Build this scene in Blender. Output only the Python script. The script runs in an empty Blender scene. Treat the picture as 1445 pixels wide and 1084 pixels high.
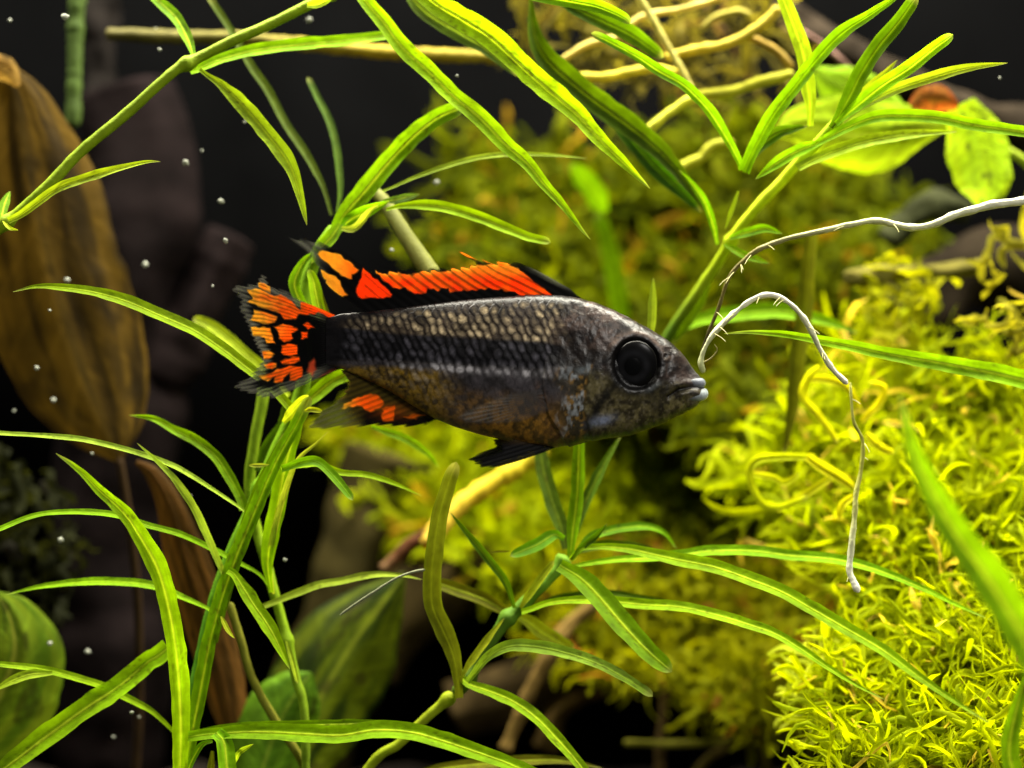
import bpy, math
import numpy as np
from mathutils import Vector

# ------------------------------------------------------------------ camera, light, exposure
sc = bpy.context.scene
D = 0.215                     # camera to fish, metres
PX = 0.129 / 1445.0           # metres per photo pixel at the fish
ZC = 0.10                     # height of the lens above the tank's zero level
cam_data = bpy.data.cameras.new('camera')
cam = bpy.data.objects.new('camera', cam_data)
sc.collection.objects.link(cam)
cam.location = (0, -D, ZC)
cam.rotation_euler = (math.radians(90), 0, 0)
cam_data.sensor_width = 36
cam_data.lens = 36 * D / 0.129
cam_data.clip_start = 0.005
cam_data.clip_end = 10
cam_data.dof.use_dof = True
cam_data.dof.focus_distance = D + 0.001
cam_data.dof.aperture_fstop = 11.5
sc.camera = cam

world = bpy.data.worlds.new('World')
sc.world = world
world.use_nodes = True
bg = world.node_tree.nodes['Background']
bg.inputs[0].default_value = (0.92, 0.96, 1.0, 1)
bg.inputs[1].default_value = 0.07

def area(name, loc, target, sx, sy, power, color):
    l = bpy.data.lights.new(name, 'AREA')
    l.shape = 'RECTANGLE'
    l.size, l.size_y, l.energy, l.color = sx, sy, power, color
    o = bpy.data.objects.new(name, l)
    o.location = loc
    o.rotation_euler = (Vector(target) - Vector(loc)).to_track_quat('-Z', 'Y').to_euler()
    sc.collection.objects.link(o)
    return o
# the aquarium's own strip light above the water, and a dimmer fill lamp added in front to light the fish's near side
area('tank_strip_light', (0.02, 0.040, ZC + 0.19), (0.02, 0.025, ZC), 0.36, 0.05, 4.6, (1.0, 0.96, 0.80))
area('front_fill_lamp', (0.30, -0.50, ZC + 0.42), (0.0, 0.0, ZC), 0.16, 0.16, 2.7, (1.0, 0.97, 0.90))

vs = sc.view_settings
vs.view_transform = 'Standard'
vs.look = 'None'
vs.exposure = 0.0
vs.gamma = 1.0
vs.use_curve_mapping = False
sc.cycles.use_denoising = True
sc.cycles.max_bounces = 10
sc.cycles.transparent_max_bounces = 16
sc.cycles.sample_clamp_indirect = 4

# ------------------------------------------------------------------ helpers
rng = np.random.default_rng(7)
CX, CY = 722.5, 542.0
def P(px, py, d=0.0):
    """a point of the tank: photo column and row at d metres behind the fish"""
    px, py, d = np.broadcast_arrays(np.asarray(px, float), np.asarray(py, float), np.asarray(d, float))
    f = (D + d) / D * PX
    return np.stack([(px - CX) * f, d, (CY - py) * f + ZC], -1)

def lin(c):
    c = np.asarray(c, float) / 255.0
    return np.where(c <= 0.04045, c / 12.92, ((c + 0.055) / 1.055) ** 2.4)

def _hash(i, j, k):
    n = (i * 374761393 + j * 668265263 + k * 2147483647 * 3 + 974711) & 0xffffffff
    n = ((n ^ (n >> 13)) * 1274126177) & 0xffffffff
    return ((n ^ (n >> 16)) & 0xffff) / 65535.0
def noise(x, y, z=0.0):
    x, y, z = np.broadcast_arrays(np.asarray(x, float), np.asarray(y, float), np.asarray(z, float))
    i, j, k = np.floor(x).astype(np.int64), np.floor(y).astype(np.int64), np.floor(z).astype(np.int64)
    u, v, w = x - i, y - j, z - k
    u, v, w = u*u*(3-2*u), v*v*(3-2*v), w*w*(3-2*w)
    r = 0
    for a in (0, 1):
        for b in (0, 1):
            for c in (0, 1):
                r = r + _hash(i+a, j+b, k+c) * (u if a else 1-u) * (v if b else 1-v) * (w if c else 1-w)
    return r
def fbm(x, y, z=0.0, o=3):
    r, a, s = 0, 0.5, 0
    for q in range(o):
        r = r + a * noise(x * 2**q + 17*q, y * 2**q + 31*q, z); s += a; a *= 0.5
    return r / s
def smooth(a, b, x):
    t = np.clip((x - a) / (b - a), 0, 1)
    return t * t * (3 - 2 * t)
def mix(a, b, m):
    m = np.asarray(m)[..., None]
    return a * (1 - m) + b * m

def spline(pts, n):
    """Catmull-Rom through pts, n samples evenly spread by length"""
    p = np.asarray(pts, float)
    if len(p) == 2:
        p = np.array([p[0], (p[0] + p[1]) / 2, p[1]])
    q = np.vstack([2*p[0]-p[1], p, 2*p[-1]-p[-2]])
    out = []
    for i in range(1, len(q) - 2):
        t = np.linspace(0, 1, 24, endpoint=False)[:, None]
        a, b, c, d = q[i-1], q[i], q[i+1], q[i+2]
        out.append(0.5 * (2*b + (c-a)*t + (2*a-5*b+4*c-d)*t*t + (3*b-a-3*c+d)*t**3))
    out.append(p[-1:])
    out = np.vstack(out)
    s = np.r_[0, np.cumsum(np.linalg.norm(np.diff(out, axis=0), axis=1))]
    u = np.linspace(0, s[-1], n)
    return np.stack([np.interp(u, s, out[:, k]) for k in range(p.shape[1])], -1), s[-1]

def unit(v):
    return v / np.maximum(np.linalg.norm(v, axis=-1, keepdims=True), 1e-12)

def grid_faces(n, m, off=0, wrap=False):
    i = np.arange(n - 1)[:, None]
    j = np.arange(m if wrap else m - 1)[None, :]
    j2 = (j + 1) % m
    f = np.stack([i*m + j, i*m + j2, (i+1)*m + j2, (i+1)*m + j], -1).reshape(-1, 4)
    return f + off

def build(name, verts, faces, col=None, mat=None, parent=None, smooth_shade=True):
    verts = np.asarray(verts, float).reshape(-1, 3)
    if parent is not None:
        o_ = parent
        off = np.zeros(3)
        while o_ is not None:
            off += np.array(o_.location); o_ = o_.parent
        verts = verts - off
    faces = np.asarray(faces, np.int32)
    me = bpy.data.meshes.new(name)
    me.vertices.add(len(verts))
    me.vertices.foreach_set('co', verts.ravel())
    k = faces.shape[1]
    me.loops.add(faces.size)
    me.loops.foreach_set('vertex_index', faces.ravel())
    me.polygons.add(len(faces))
    me.polygons.foreach_set('loop_start', np.arange(len(faces), dtype=np.int32) * k)
    me.polygons.foreach_set('loop_total', np.full(len(faces), k, np.int32))
    me.update(calc_edges=True)
    me.validate()
    if smooth_shade:
        me.polygons.foreach_set('use_smooth', np.ones(len(me.polygons), bool))
    if col is not None:
        col = np.asarray(col, float).reshape(len(verts), -1)
        if col.shape[1] == 3:
            col = np.c_[col, np.ones(len(col))]
        at = me.color_attributes.new('Col', 'FLOAT_COLOR', 'POINT')
        at.data.foreach_set('color', col.astype(np.float32).ravel())
    if mat:
        me.materials.append(mat)
    o = bpy.data.objects.new(name, me)
    sc.collection.objects.link(o)
    if parent is not None:
        o.parent = parent
    return o

def empty(name, loc, label, cat, group=None):
    o = bpy.data.objects.new(name, None)
    o.empty_display_size = 0.004
    o.location = loc
    sc.collection.objects.link(o)
    return tag(o, label, cat, group)
def tag(o, label=None, cat=None, group=None, kind=None):
    if label: o['label'] = label
    if cat: o['category'] = cat
    if group: o['group'] = group
    if kind: o['kind'] = kind
    return o

# ------------------------------------------------------------------ materials
def material(name, rough=0.4, spec=0.5, transl=0.0, tint=(1, 1, 1), alpha=False, coat=0.0, color=None,
             nscale=900, namt=0.25, bump=0.0, bscale=2500, sheen=0.0, metallic=0.0):
    m = bpy.data.materials.new(name)
    m.use_nodes = True
    nt = m.node_tree
    N, L = nt.nodes, nt.links
    b = N['Principled BSDF']
    out = N['Material Output']
    b.inputs['Roughness'].default_value = rough
    b.inputs['Specular IOR Level'].default_value = spec
    b.inputs['Coat Weight'].default_value = coat
    b.inputs['Coat Roughness'].default_value = 0.12
    b.inputs['Metallic'].default_value = metallic
    if color is None:
        a = N.new('ShaderNodeVertexColor'); a.layer_name = 'Col'
        src, asrc = a.outputs['Color'], a.outputs['Alpha']
    else:
        r = N.new('ShaderNodeRGB'); r.outputs[0].default_value = (*color, 1)
        src, asrc = r.outputs[0], None
    tc = N.new('ShaderNodeTexCoord')
    nz = N.new('ShaderNodeTexNoise')
    nz.inputs['Scale'].default_value = nscale
    nz.inputs['Detail'].default_value = 4
    L.new(tc.outputs['Object'], nz.inputs['Vector'])
    mr = N.new('ShaderNodeMapRange')
    mr.inputs['From Min'].default_value = 0.25
    mr.inputs['From Max'].default_value = 0.75
    mr.inputs['To Min'].default_value = 1 - namt
    mr.inputs['To Max'].default_value = 1 + namt
    L.new(nz.outputs['Fac'], mr.inputs['Value'])
    mul = N.new('ShaderNodeVectorMath'); mul.operation = 'SCALE'
    L.new(src, mul.inputs[0]); L.new(mr.outputs[0], mul.inputs['Scale'])
    base = mul.outputs[0]
    L.new(base, b.inputs['Base Color'])
    sh = b.outputs[0]
    if bump:
        bp = N.new('ShaderNodeBump')
        bp.inputs['Strength'].default_value = bump
        bp.inputs['Distance'].default_value = 0.0004
        n2 = N.new('ShaderNodeTexNoise'); n2.inputs['Scale'].default_value = bscale; n2.inputs['Detail'].default_value = 3
        L.new(tc.outputs['Object'], n2.inputs['Vector'])
        L.new(n2.outputs['Fac'], bp.inputs['Height'])
        L.new(bp.outputs[0], b.inputs['Normal'])
    if transl:
        t = N.new('ShaderNodeBsdfTranslucent')
        tm = N.new('ShaderNodeVectorMath'); tm.operation = 'MULTIPLY'
        L.new(base, tm.inputs[0]); tm.inputs[1].default_value = tint
        L.new(tm.outputs[0], t.inputs['Color'])
        mx = N.new('ShaderNodeMixShader'); mx.inputs[0].default_value = transl
        L.new(sh, mx.inputs[1]); L.new(t.outputs[0], mx.inputs[2])
        sh = mx.outputs[0]
    if alpha:
        tr = N.new('ShaderNodeBsdfTransparent')
        mx = N.new('ShaderNodeMixShader')
        L.new(asrc, mx.inputs[0]); L.new(tr.outputs[0], mx.inputs[1]); L.new(sh, mx.inputs[2])
        sh = mx.outputs[0]
    L.new(sh, out.inputs['Surface'])
    return m

M_leaf = material('plant_leaf', rough=0.62, spec=0.08, transl=0.55, tint=(1.35, 1.3, 0.6), namt=0.22, nscale=700, bump=0.25, bscale=1800)
M_stem = material('plant_stem', rough=0.6, spec=0.12, transl=0.2, namt=0.2, nscale=500, bump=0.2)
M_moss = material('moss_thallus', rough=0.7, spec=0.05, transl=0.55, tint=(1.35, 1.3, 0.5), namt=0.3, nscale=350)
M_broad = material('broad_leaf', rough=0.6, spec=0.08, transl=0.45, tint=(1.2, 1.1, 0.7), namt=0.3, nscale=160, bump=0.3, bscale=600)
M_root = material('pale_root', rough=0.5, spec=0.3, transl=0.1, namt=0.12, nscale=600, bump=0.3)
M_wood = material('sunken_wood', rough=0.9, spec=0.03, namt=0.6, nscale=120, bump=0.5, bscale=350)
M_fish = material('fish_skin', rough=0.34, spec=0.20, namt=0.25, nscale=2600, coat=0.05, bump=0.15, bscale=5200)
M_fin = material('fin_membrane', rough=0.45, spec=0.2, transl=0.45, tint=(1.3, 1.2, 1.0), namt=0.12, nscale=1800, alpha=True)
M_eye = material('fish_eye', rough=0.25, spec=0.12, namt=0.05)
M_back = material('black_panel', rough=1.0, spec=0.0, color=(0.003, 0.003, 0.0032), namt=0.3, nscale=30)
M_soil = material('dark_soil', rough=0.9, spec=0.2, color=(0.02, 0.015, 0.011), namt=0.6, nscale=300, bump=1.0, bscale=500)
M_speck = material('pale_speck', rough=0.5, spec=0.4, transl=0.3, color=(0.34, 0.35, 0.28), namt=0.3)

# ------------------------------------------------------------------ the setting: tank back and soil
FLOOR = 0.012
v = [(-0.4, 0.17, 0.0), (0.4, 0.17, 0.0), (0.4, 0.17, 0.4), (-0.4, 0.17, 0.4),
     (-0.4, 0.176, 0.0), (0.4, 0.176, 0.0), (0.4, 0.176, 0.4), (-0.4, 0.176, 0.4)]
f = [(0, 1, 2, 3), (5, 4, 7, 6), (3, 2, 6, 7), (0, 3, 7, 4), (1, 5, 6, 2), (0, 4, 5, 1)]
tag(build('wall_back', v, f, None, M_back, smooth_shade=False), kind='structure')
n_, m_ = 120, 60
gx, gy = np.meshgrid(np.linspace(-0.4, 0.4, n_), np.linspace(-0.12, 0.17, m_), indexing='ij')
gz = FLOOR + 0.006 * (fbm(gx * 60, gy * 60) - 0.5) + 0.004 * (noise(gx * 400, gy * 400) - 0.5)
tag(build('ground', np.stack([gx, gy, gz], -1), grid_faces(n_, m_), None, M_soil), kind='structure')

# ------------------------------------------------------------------ ribbons, tubes, blades
CAMP = np.array([0, -D, ZC])
PAL = dict(bright=(146, 190, 10), mid=(110, 156, 6), dark=(72, 100, 3), olive=(108, 110, 12), dull=(92, 114, 36),
           yellow=(168, 184, 30), pale=(176, 196, 60), deep=(44, 76, 3))

def leaf(parent, pts, w, d=(0.01, 0.01), col='bright', tilt=20, twist=0, tip=1.0, base=0.45, fold=0.35, arch=0.0, rib=1.0, name='leaf', mat=None, rim=0.22):
    """a strap leaf along pts (base first), w photo pixels wide, from depth d[0] to d[1]"""
    p2 = np.asarray(pts, float)
    w = w * 0.86
    _, L = spline(p2, 4)
    n = int(np.clip(L / 3.5, 16, 160))
    c2, L = spline(p2, n)
    t = np.linspace(0, 1, n)
    sd = rng.uniform(0, 1000)
    dep = d[0] + (d[1] - d[0]) * t + arch * np.sin(np.pi * t)
    c = P(c2[:, 0], c2[:, 1], dep)
    T = unit(np.gradient(c, axis=0))
    V = unit(c - CAMP)
    S = unit(np.cross(T, V))
    Nn = unit(np.cross(S, T))
    Nn = np.where((np.sum(Nn * V, -1) > 0)[:, None], -Nn, Nn)     # towards the lens
    ang = np.radians(tilt + twist * (t - 0.5) + 10 * (noise(t * 4, sd) - 0.5))
    up = 1.0 if S[:, 2].sum() >= 0 else -1.0
    S = S * up                                                    # side pointing up
    S2 = S * np.cos(ang)[:, None] + Nn * np.sin(-ang)[:, None] 
    N2 = Nn * np.cos(ang)[:, None] + S * np.sin(ang)[:, None]
    prof = (base + (1 - base) * smooth(0, 0.3, t))
    if tip >= 1:
        prof = prof * np.clip((1 - t) / 0.38, 0, 1) ** 0.7
    else:
        e = 0.5 * w / max(L, 1) * 1.6
        prof = prof * np.sqrt(np.clip(1 - np.clip((t - (1 - e)) / e, 0, 1) ** 2, 0.0, 1)) * (1 - 0.25 * smooth(0.6, 1, t))
    prof = np.maximum(prof, 0.03)
    k = np.array([-1, -0.9, -0.74, -0.58, -0.42, -0.28, -0.16, -0.07, 0, 0.07, 0.16, 0.28, 0.42, 0.58, 0.74, 0.9, 1])
    f = (D + dep) / D * PX
    hw = 0.5 * w * f * prof / max(math.cos(math.radians(tilt)), 0.4)
    eL = 1 + 0.16 * (noise(t * L / 16, sd + 5) - 0.5)
    eR = 1 + 0.16 * (noise(t * L / 16, sd + 9) - 0.5)
    kk = np.where(k[None] < 0, k[None] * eL[:, None], k[None] * eR[:, None])
    rip = 0.16 * (noise(t * L / 22, sd + 20)[:, None] - 0.5) * np.sign(k)[None] * np.abs(k)[None] ** 2
    zz = fold * (np.abs(k)[None] ** 1.3) + rip + 0.10 * np.exp(-(k / 0.10) ** 2)[None]
    v = c[:, None] + S2[:, None] * (kk * hw[:, None])[..., None] + N2[:, None] * (zz * hw[:, None])[..., None]
    cb = lin(PAL[col] if isinstance(col, str) else col) * rng.uniform(0.80, 1.18) * np.array([rng.uniform(0.84, 1.14), 1.0, 1.0])
    mott = (0.55 + 0.9 * fbm(t[:, None] * L / 34 + 0 * k, k[None] * 1.5 + sd, sd)) * (0.84 + 0.32 * noise(k[None] * 7 + sd, t[:, None] * L / 70, sd))
    colr = cb[None, None] * mott[..., None]
    vein = np.exp(-((np.abs(k) - 0.55) / 0.2) ** 2)[None] * 0.12
    colr = colr * (1 - vein[..., None])
    ribm = np.exp(-(k / 0.13) ** 2)[None] * np.clip(0.95 * rib, 0, 1) * (0.7 + 0.3 * noise(t * L / 25, sd + 40))[:, None] * (1 - 0.45 * smooth(0.7, 1, t))[:, None] * (0.6 + 0.4 * smooth(0, 0.15, t))[:, None]
    colr = mix(colr, lin((232, 255, 56)) * np.ones(3) * (0.25 + 0.75 * min(1, cb[1] / 0.4)), ribm)
    edg = smooth(0.72, 1.0, np.abs(k))[None] * (0.3 + 0.7 * noise(t * L / 40, sd + 60))[:, None]
    colr = mix(colr, colr * 0.6 + lin((172, 208, 44)) * 0.4, edg * rim)
    spot = smooth(0.70, 0.86, noise(t[:, None] * L / 6, k[None] * w / 5, sd + 3)) * smooth(0.45, 0.65, noise(t * L / 60, sd + 71))[:, None]
    colr = mix(colr, lin((70, 66, 22)) * np.ones(3), spot * 0.55)
    colr = colr * (0.72 + 0.5 * fbm(t * L / 90, sd + 81))[:, None, None]
    tipm = smooth(0.93, 1.0, t)[:, None] * np.ones((1, len(k)))
    colr = mix(colr, lin((170, 168, 92)) * np.ones(3), tipm * 0.55)
    return build(name, v, grid_faces(n, len(k)), colr, mat or M_leaf, parent)

def tube(parent, pts, w, d=(0.01, 0.01), col=(120, 160, 40), taper=(1, 1), name='stem', mat=None, sides=10, rough=0.08, nodes=(), flat=1.0, mott=0.35, wl=14.0):
    p2 = np.asarray(pts, float)
    _, L = spline(p2, 4)
    n = int(np.clip(L / 4, 12, 160))
    p3 = np.c_[p2, np.linspace(d[0], d[1], len(p2))] if np.ndim(d) == 1 and len(d) == 2 else np.c_[p2, np.asarray(d)]
    q, _ = spline(p3 * np.array([1, 1, 10000.0]), n)
    c2, dep = q[:, :2], q[:, 2] / 10000.0
    t = np.linspace(0, 1, n)
    sd = rng.uniform(0, 1000)
    c = P(c2[:, 0], c2[:, 1], dep)
    T = unit(np.gradient(c, axis=0))
    S = unit(np.cross(T, unit(c - CAMP)))
    N2 = unit(np.cross(S, T))
    wp = w * (taper[0] + (taper[1] - taper[0]) * t) * (1 + rough * 2 * (fbm(t * L / wl, sd) - 0.5))
    for nd in nodes:
        wp = wp * (1 + 0.5 * np.exp(-((t - nd) * L / 9) ** 2))
    r = 0.5 * wp * (D + dep) / D * PX
    r[0] *= 0.55; r[-1] *= 0.35
    a = np.linspace(0, 2 * np.pi, sides, endpoint=False)
    rr = r[:, None] * (1 + rough * (noise(t[:, None] * L / wl * 1.4, np.cos(a)[None] * 1.5, np.sin(a)[None] * 1.5 + sd) - 0.5) * 1.5)
    v = c[:, None] + S[:, None] * (np.cos(a) * rr)[..., None] + N2[:, None] * (np.sin(a) * rr * flat)[..., None]
    m = 1 - mott / 2 + mott * fbm(t[:, None] * L / 22, np.cos(a)[None] * 1.3, sd)
    cb = lin(col)
    if np.ndim(cb) == 2:
        cb = np.stack([np.interp(t, np.linspace(0, 1, len(cb)), cb[:, q]) for q in range(3)], -1)[:, None]
    colr = cb * m[..., None] * np.ones((n, sides, 1))
    return build(name, v, grid_faces(n, sides, wrap=True), colr, mat or M_stem, parent)

def blade(parent, axis, hw, d=(0.05, 0.05), col=(80, 60, 20), col2=(110, 90, 30), veins=4, cup=0.25, name='blade', rib=(150, 140, 60), tw=0.0, ridge=0.022, seed=0):
    """a broad leaf: axis pts with half widths (photo pixels) on both sides"""
    p = np.c_[np.asarray(axis, float), np.asarray(hw, float)]
    n, m = 110, 61
    q, L = spline(p, n)
    t = np.linspace(0, 1, n)
    dep = d[0] + (d[1] - d[0]) * t
    c = P(q[:, 0], q[:, 1], dep)
    T = unit(np.gradient(c, axis=0))
    S = unit(np.cross(T, unit(c - CAMP)))
    N2 = unit(np.cross(S, T))
    N2 = np.where((N2[:, 1] > 0)[:, None], -N2, N2)
    k = np.linspace(-1, 1, m)
    f = (D + dep) / D * PX
    hl, hr = np.maximum(q[:, 2], 0.5), np.maximum(q[:, 3], 0.5)
    wv = 1 + 0.10 * (noise(t * 9, seed + 3) - 0.5) + 0.05 * (noise(t * 30, seed + 5) - 0.5)
    x = np.where(k[None] < 0, k[None] * hl[:, None], k[None] * hr[:, None]) * wv[:, None] * f[:, None]
    hm = (0.5 * (hl + hr) * f)[:, None]
    z = hm * (-cup * k[None] ** 2 + ridge * np.cos(k[None] * np.pi * veins + 1.2 * noise(k * 2, seed)[None] * 3) * (0.4 + 0.6 * noise(t * 3, seed)[:, None]) + 0.10 * (fbm(t[:, None] * 5, k[None] * 2, seed) - 0.5) * np.abs(k)[None] + 0.08 * np.sin(t[:, None] * 9 + seed) * k[None] * np.abs(k)[None])
    v = c[:, None] + S[:, None] * x[..., None] + N2[:, None] * (z + tw * x)[..., None]
    mm = fbm(t[:, None] * 4 + k[None], k[None] * 5, seed + 7)
    cc = mix(lin(col) * np.ones(3), lin(col2) * np.ones(3), smooth(0.3, 0.7, mm))
    str_ = 0.62 + 0.75 * fbm(k[None] * 4 + 0.5 * t[:, None], t[:, None] * 1.6, seed)
    cc = cc * str_[..., None]
    cc = mix(cc, lin(rib) * np.ones(3), np.exp(-(k / 0.05) ** 2)[None] * np.ones((n, 1)) * 0.6)
    sv = np.abs(np.mod(t[:, None] * 9 - np.abs(k)[None] * 1.6, 1) - 0.5)
    cc = cc * (1 + 0.35 * np.exp(-(sv / 0.07) ** 2) * (np.abs(k) > 0.04)[None])[..., None]
    dec = smooth(0.62, 0.76, fbm(t[:, None] * 11, k[None] * 4, seed + 15))
    cc = mix(cc, lin((44, 34, 14)) * np.ones(3), dec * 0.6)
    return build(name, v, grid_faces(n, m), cc, M_broad, parent)

# ------------------------------------------------------------------ polygon tools (photo pixels)
def inside(poly, x, y):
    poly = np.asarray(poly, float)
    r = np.zeros(np.shape(x), bool)
    for (x0, y0), (x1, y1) in zip(poly, np.roll(poly, -1, axis=0)):
        if y0 == y1: continue
        c = ((y0 > y) != (y1 > y)) & (x < (x1 - x0) * (y - y0) / (y1 - y0) + x0)
        r ^= c
    return r
def sdist(poly, x, y, closed=True):
    poly = np.asarray(poly, float)
    best = np.full(np.shape(x), 1e9)
    seg = zip(poly, np.roll(poly, -1, axis=0)) if closed else zip(poly[:-1], poly[1:])
    for a, b in seg:
        e = b - a
        t = np.clip(((x - a[0]) * e[0] + (y - a[1]) * e[1]) / max(e @ e, 1e-9), 0, 1)
        best = np.minimum(best, np.hypot(x - a[0] - t * e[0], y - a[1] - t * e[1]))
    return np.where(inside(poly, x, y), best, -best) if closed else best
TC = lambda pts: [(x / 3.011 + 310, y / 3.011 + 310) for x, y in pts]     # read off the tail enlargement
HC = lambda pts: [(x / 3.011 + 640, y / 3.011 + 320) for x, y in pts]     # read off the head enlargement

# ------------------------------------------------------------------ the fish
TOP = np.array([(460, 449), (472, 446), (480, 443), (520, 440), (560, 435), (600, 430), (650, 424), (700, 419), (750, 416), (800, 417), (819, 421), (853, 432),
                (886, 448), (916, 464), (946, 482), (966, 503), (978, 520), (988, 533), (993, 543)], float)
BOT = np.array([(460, 514), (472, 518), (480, 520), (495, 526), (520, 537), (550, 552), (580, 571), (612, 590), (640, 602), (675, 613), (706, 620), (745, 628), (783, 632),
                (806, 627), (839, 617), (889, 611), (939, 595), (965, 581), (980, 571), (989, 562), (993, 556)], float)
def prof(a, x):
    y = np.interp(x, a[:, 0], a[:, 1])
    return y
def gsm(y, s):
    k = np.exp(-np.linspace(-3, 3, 2 * s + 1) ** 2); k /= k.sum()
    return np.convolve(np.pad(y, s, mode='edge'), k, 'valid')
def make_fish():
    root = empty('fish', P(735, 520, 0), 'dark dwarf cichlid fish with flaming orange fins swimming among green plants', 'fish')
    NX, NA = 620, 360
    xs = np.linspace(460, 993, NX)
    top, bot = gsm(prof(TOP, xs), 9), gsm(prof(BOT, xs), 9)
    top[-12:] = prof(TOP, xs)[-12:]; bot[-12:] = prof(BOT, xs)[-12:]
    W = gsm(np.interp(xs, [460, 476, 500, 560, 620, 700, 790, 850, 890, 930, 960, 980, 993], [1.6, 6, 11, 19, 29, 40, 46, 46, 43, 34, 25, 16, 7]), 12)
    zc, hh = (top + bot) / 2, (bot - top) / 2
    a = np.linspace(0, 2 * np.pi, NA, endpoint=False)
    cs, sn = np.cos(a), np.sin(a)
    ex = 0.86
    px = xs[:, None] + 0 * a[None]
    py = zc[:, None] - hh[:, None] * (np.sign(sn) * np.abs(sn) ** ex)[None]
    pw = W[:, None] * (np.sign(cs) * np.abs(cs) ** ex)[None]           # + = near side
    # belly is fuller than the back
    tt = (py - top[:, None]) / np.maximum(bot - top, 1)[:, None]
    pw = pw * (0.86 + 0.22 * smooth(0.1, 0.7, tt) * smooth(480, 640, px))
    sgn = np.where(cs >= 0, 1, -1)[None]
    # ---- scales: overlapping rounds, each one lies over the one behind it
    rowh, pitch, R = 11.0, 12.6, 9.4
    yy = (py - zc[:, None]) * 0.90 + 500 + 3.2 * (noise(px / 17, py / 17, 2) - 0.5) * 2
    pxo = px
    px = px + 3.4 * (noise(px / 15, py / 15, 6) - 0.5) * 2
    best = np.full(px.shape, -1e9); hgt = np.zeros(px.shape); rnd = np.zeros(px.shape); rad = np.ones(px.shape); ldx = np.zeros(px.shape); ldy = np.zeros(px.shape)
    r0 = np.floor(yy / rowh)
    for dr in (-1, 0, 1, 2):
        row = r0 + dr
        yc = row * rowh
        sh = (np.mod(row, 2)) * pitch / 2
        c0 = np.floor((px - sh) / pitch)
        for dc in (-1, 0, 1, 2):
            xc = (c0 + dc) * pitch + sh
            dx, dy = (px - xc), (yy - yc)
            rr = np.hypot(dx, dy * 1.12) / R
            ok = (rr < 1) & (xc > best)
            best = np.where(ok, xc, best)
            hgt = np.where(ok, (-dx / R + 1) * 0.5, hgt)
            rad = np.where(ok, rr, rad); ldx = np.where(ok, dx, ldx); ldy = np.where(ok, dy, ldy)
            rnd = np.where(ok, _hash((c0 + dc).astype(np.int64), row.astype(np.int64), 3 + 0 * row.astype(np.int64)), rnd)
    px = pxo
    scaly = smooth(475, 500, px) * (1 - smooth(770, 800, px + 0.25 * (py - 520) * 0)) * (1 - smooth(0.80, 0.97, tt))
    nape = smooth(770, 800, px) * (1 - smooth(830, 870, px)) * (1 - smooth(0.25, 0.36, tt)) * 0.5
    scm = np.clip(scaly + nape, 0, 1)
    disp = scm * (0.35 + 0.65 * fbm(px / 40, py / 30, 21.0)) * (hgt * 1.9 * (1 - smooth(0.86, 1.0, rad) * 0.5) - 1.0)
    # ---- gill cover, cheek plate, eye socket, jaw
    op = [(776, 470), (768, 510), (764, 548), (772, 585), (792, 616), (812, 640), (1000, 640), (1000, 400), (800, 400), (790, 440)]
    od = sdist(op, px, py)
    low = smooth(0.36, 0.50, tt)
    disp += 3.2 * smooth(-1.5, 2.5, od) * low * (1 - smooth(10, 70, od)) 
    pre = [(838, 500), (826, 540), (822, 580), (836, 625), (1000, 640), (1000, 480), (880, 470)]
    pd = sdist(pre, px, py)
    disp += 2.0 * smooth(-2, 3, pd) * low * (1 - smooth(6, 45, pd))
    ed = np.hypot((px - 895) / 1.0, (py - 514) / 1.08)
    disp += -5.0 * (1 - smooth(28, 36, ed)) + 0.9 * np.exp(-((ed - 40) / 5) ** 2)
    mouth = np.array([(997, 547), (975, 546), (955, 550), (940, 560)])
    md = sdist(mouth, px, py, closed=False)
    disp += -3.4 * np.exp(-(md / 3.2) ** 2) + 1.8 * np.exp(-((md - 8) / 4.5) ** 2) * smooth(930, 960, px)
    nar = np.hypot(px - 937, py - 504)
    disp += 0.7 * np.exp(-((nar - 4.5) / 2) ** 2) - 1.2 * np.exp(-(nar / 3.5) ** 2)
    disp += 1.6 * (fbm(px / 14, py / 14, sgn * 3.0) - 0.5) * smooth(770, 800, px) * 2
    # normal direction in the ring plane (py down)
    ny_, nw_ = -(np.sign(sn) * np.abs(sn) ** 1.1)[None] / np.maximum(hh, 4)[:, None], (np.sign(cs) * np.abs(cs) ** 1.1)[None] / np.maximum(W, 4)[:, None]
    ln = np.hypot(ny_, nw_)
    fade = smooth(462, 480, px) * (1 - 0.7 * smooth(984, 993, px))
    qy, qw = py + disp * fade * ny_ / ln, pw + disp * fade * nw_ / ln
    vx = (px - CX) * PX; vy = -qw * PX; vz = (CY - qy) * PX + ZC
    verts = np.stack([vx, vy, vz], -1)
    # ---- pigment
    C = lambda *c: lin(c) * np.ones(3)
    st = np.interp(px, [470, 480, 560, 680, 760, 830, 870], [462, 463, 473, 480, 485, 494, 500])
    sb = np.interp(px, [470, 480, 560, 680, 760, 830, 870], [508, 508, 510, 518, 523, 514, 512])
    n1 = fbm(px / 26, py / 20, sgn * 2.0)
    n2 = fbm(px / 7, py / 7, sgn * 5.0)
    n3 = noise(px / 3.0, py / 3.0, sgn * 9.0)
    spark = 1.35 * np.exp(-((ldx + 2.5 - 0.30 * ldy) / (2.2 + 2.4 * rnd)) ** 2 - (ldy / 4.6) ** 2) * (0.1 + 1.2 * rnd) * (0.25 + 1.1 * fbm(px / 30, py / 22, 33.0)) * (0.6 + 0.6 * n3)
    back = mix(C(22, 20, 21), C(48, 44, 44), smooth(0.3, 0.7, n1))
    flank = C(66, 57, 49) * (0.5 + 0.9 * n1)[..., None]
    pale = C(226, 208, 170)
    up = smooth(0.08, 0.26, tt)
    col = mix(back, flank, up)
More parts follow.
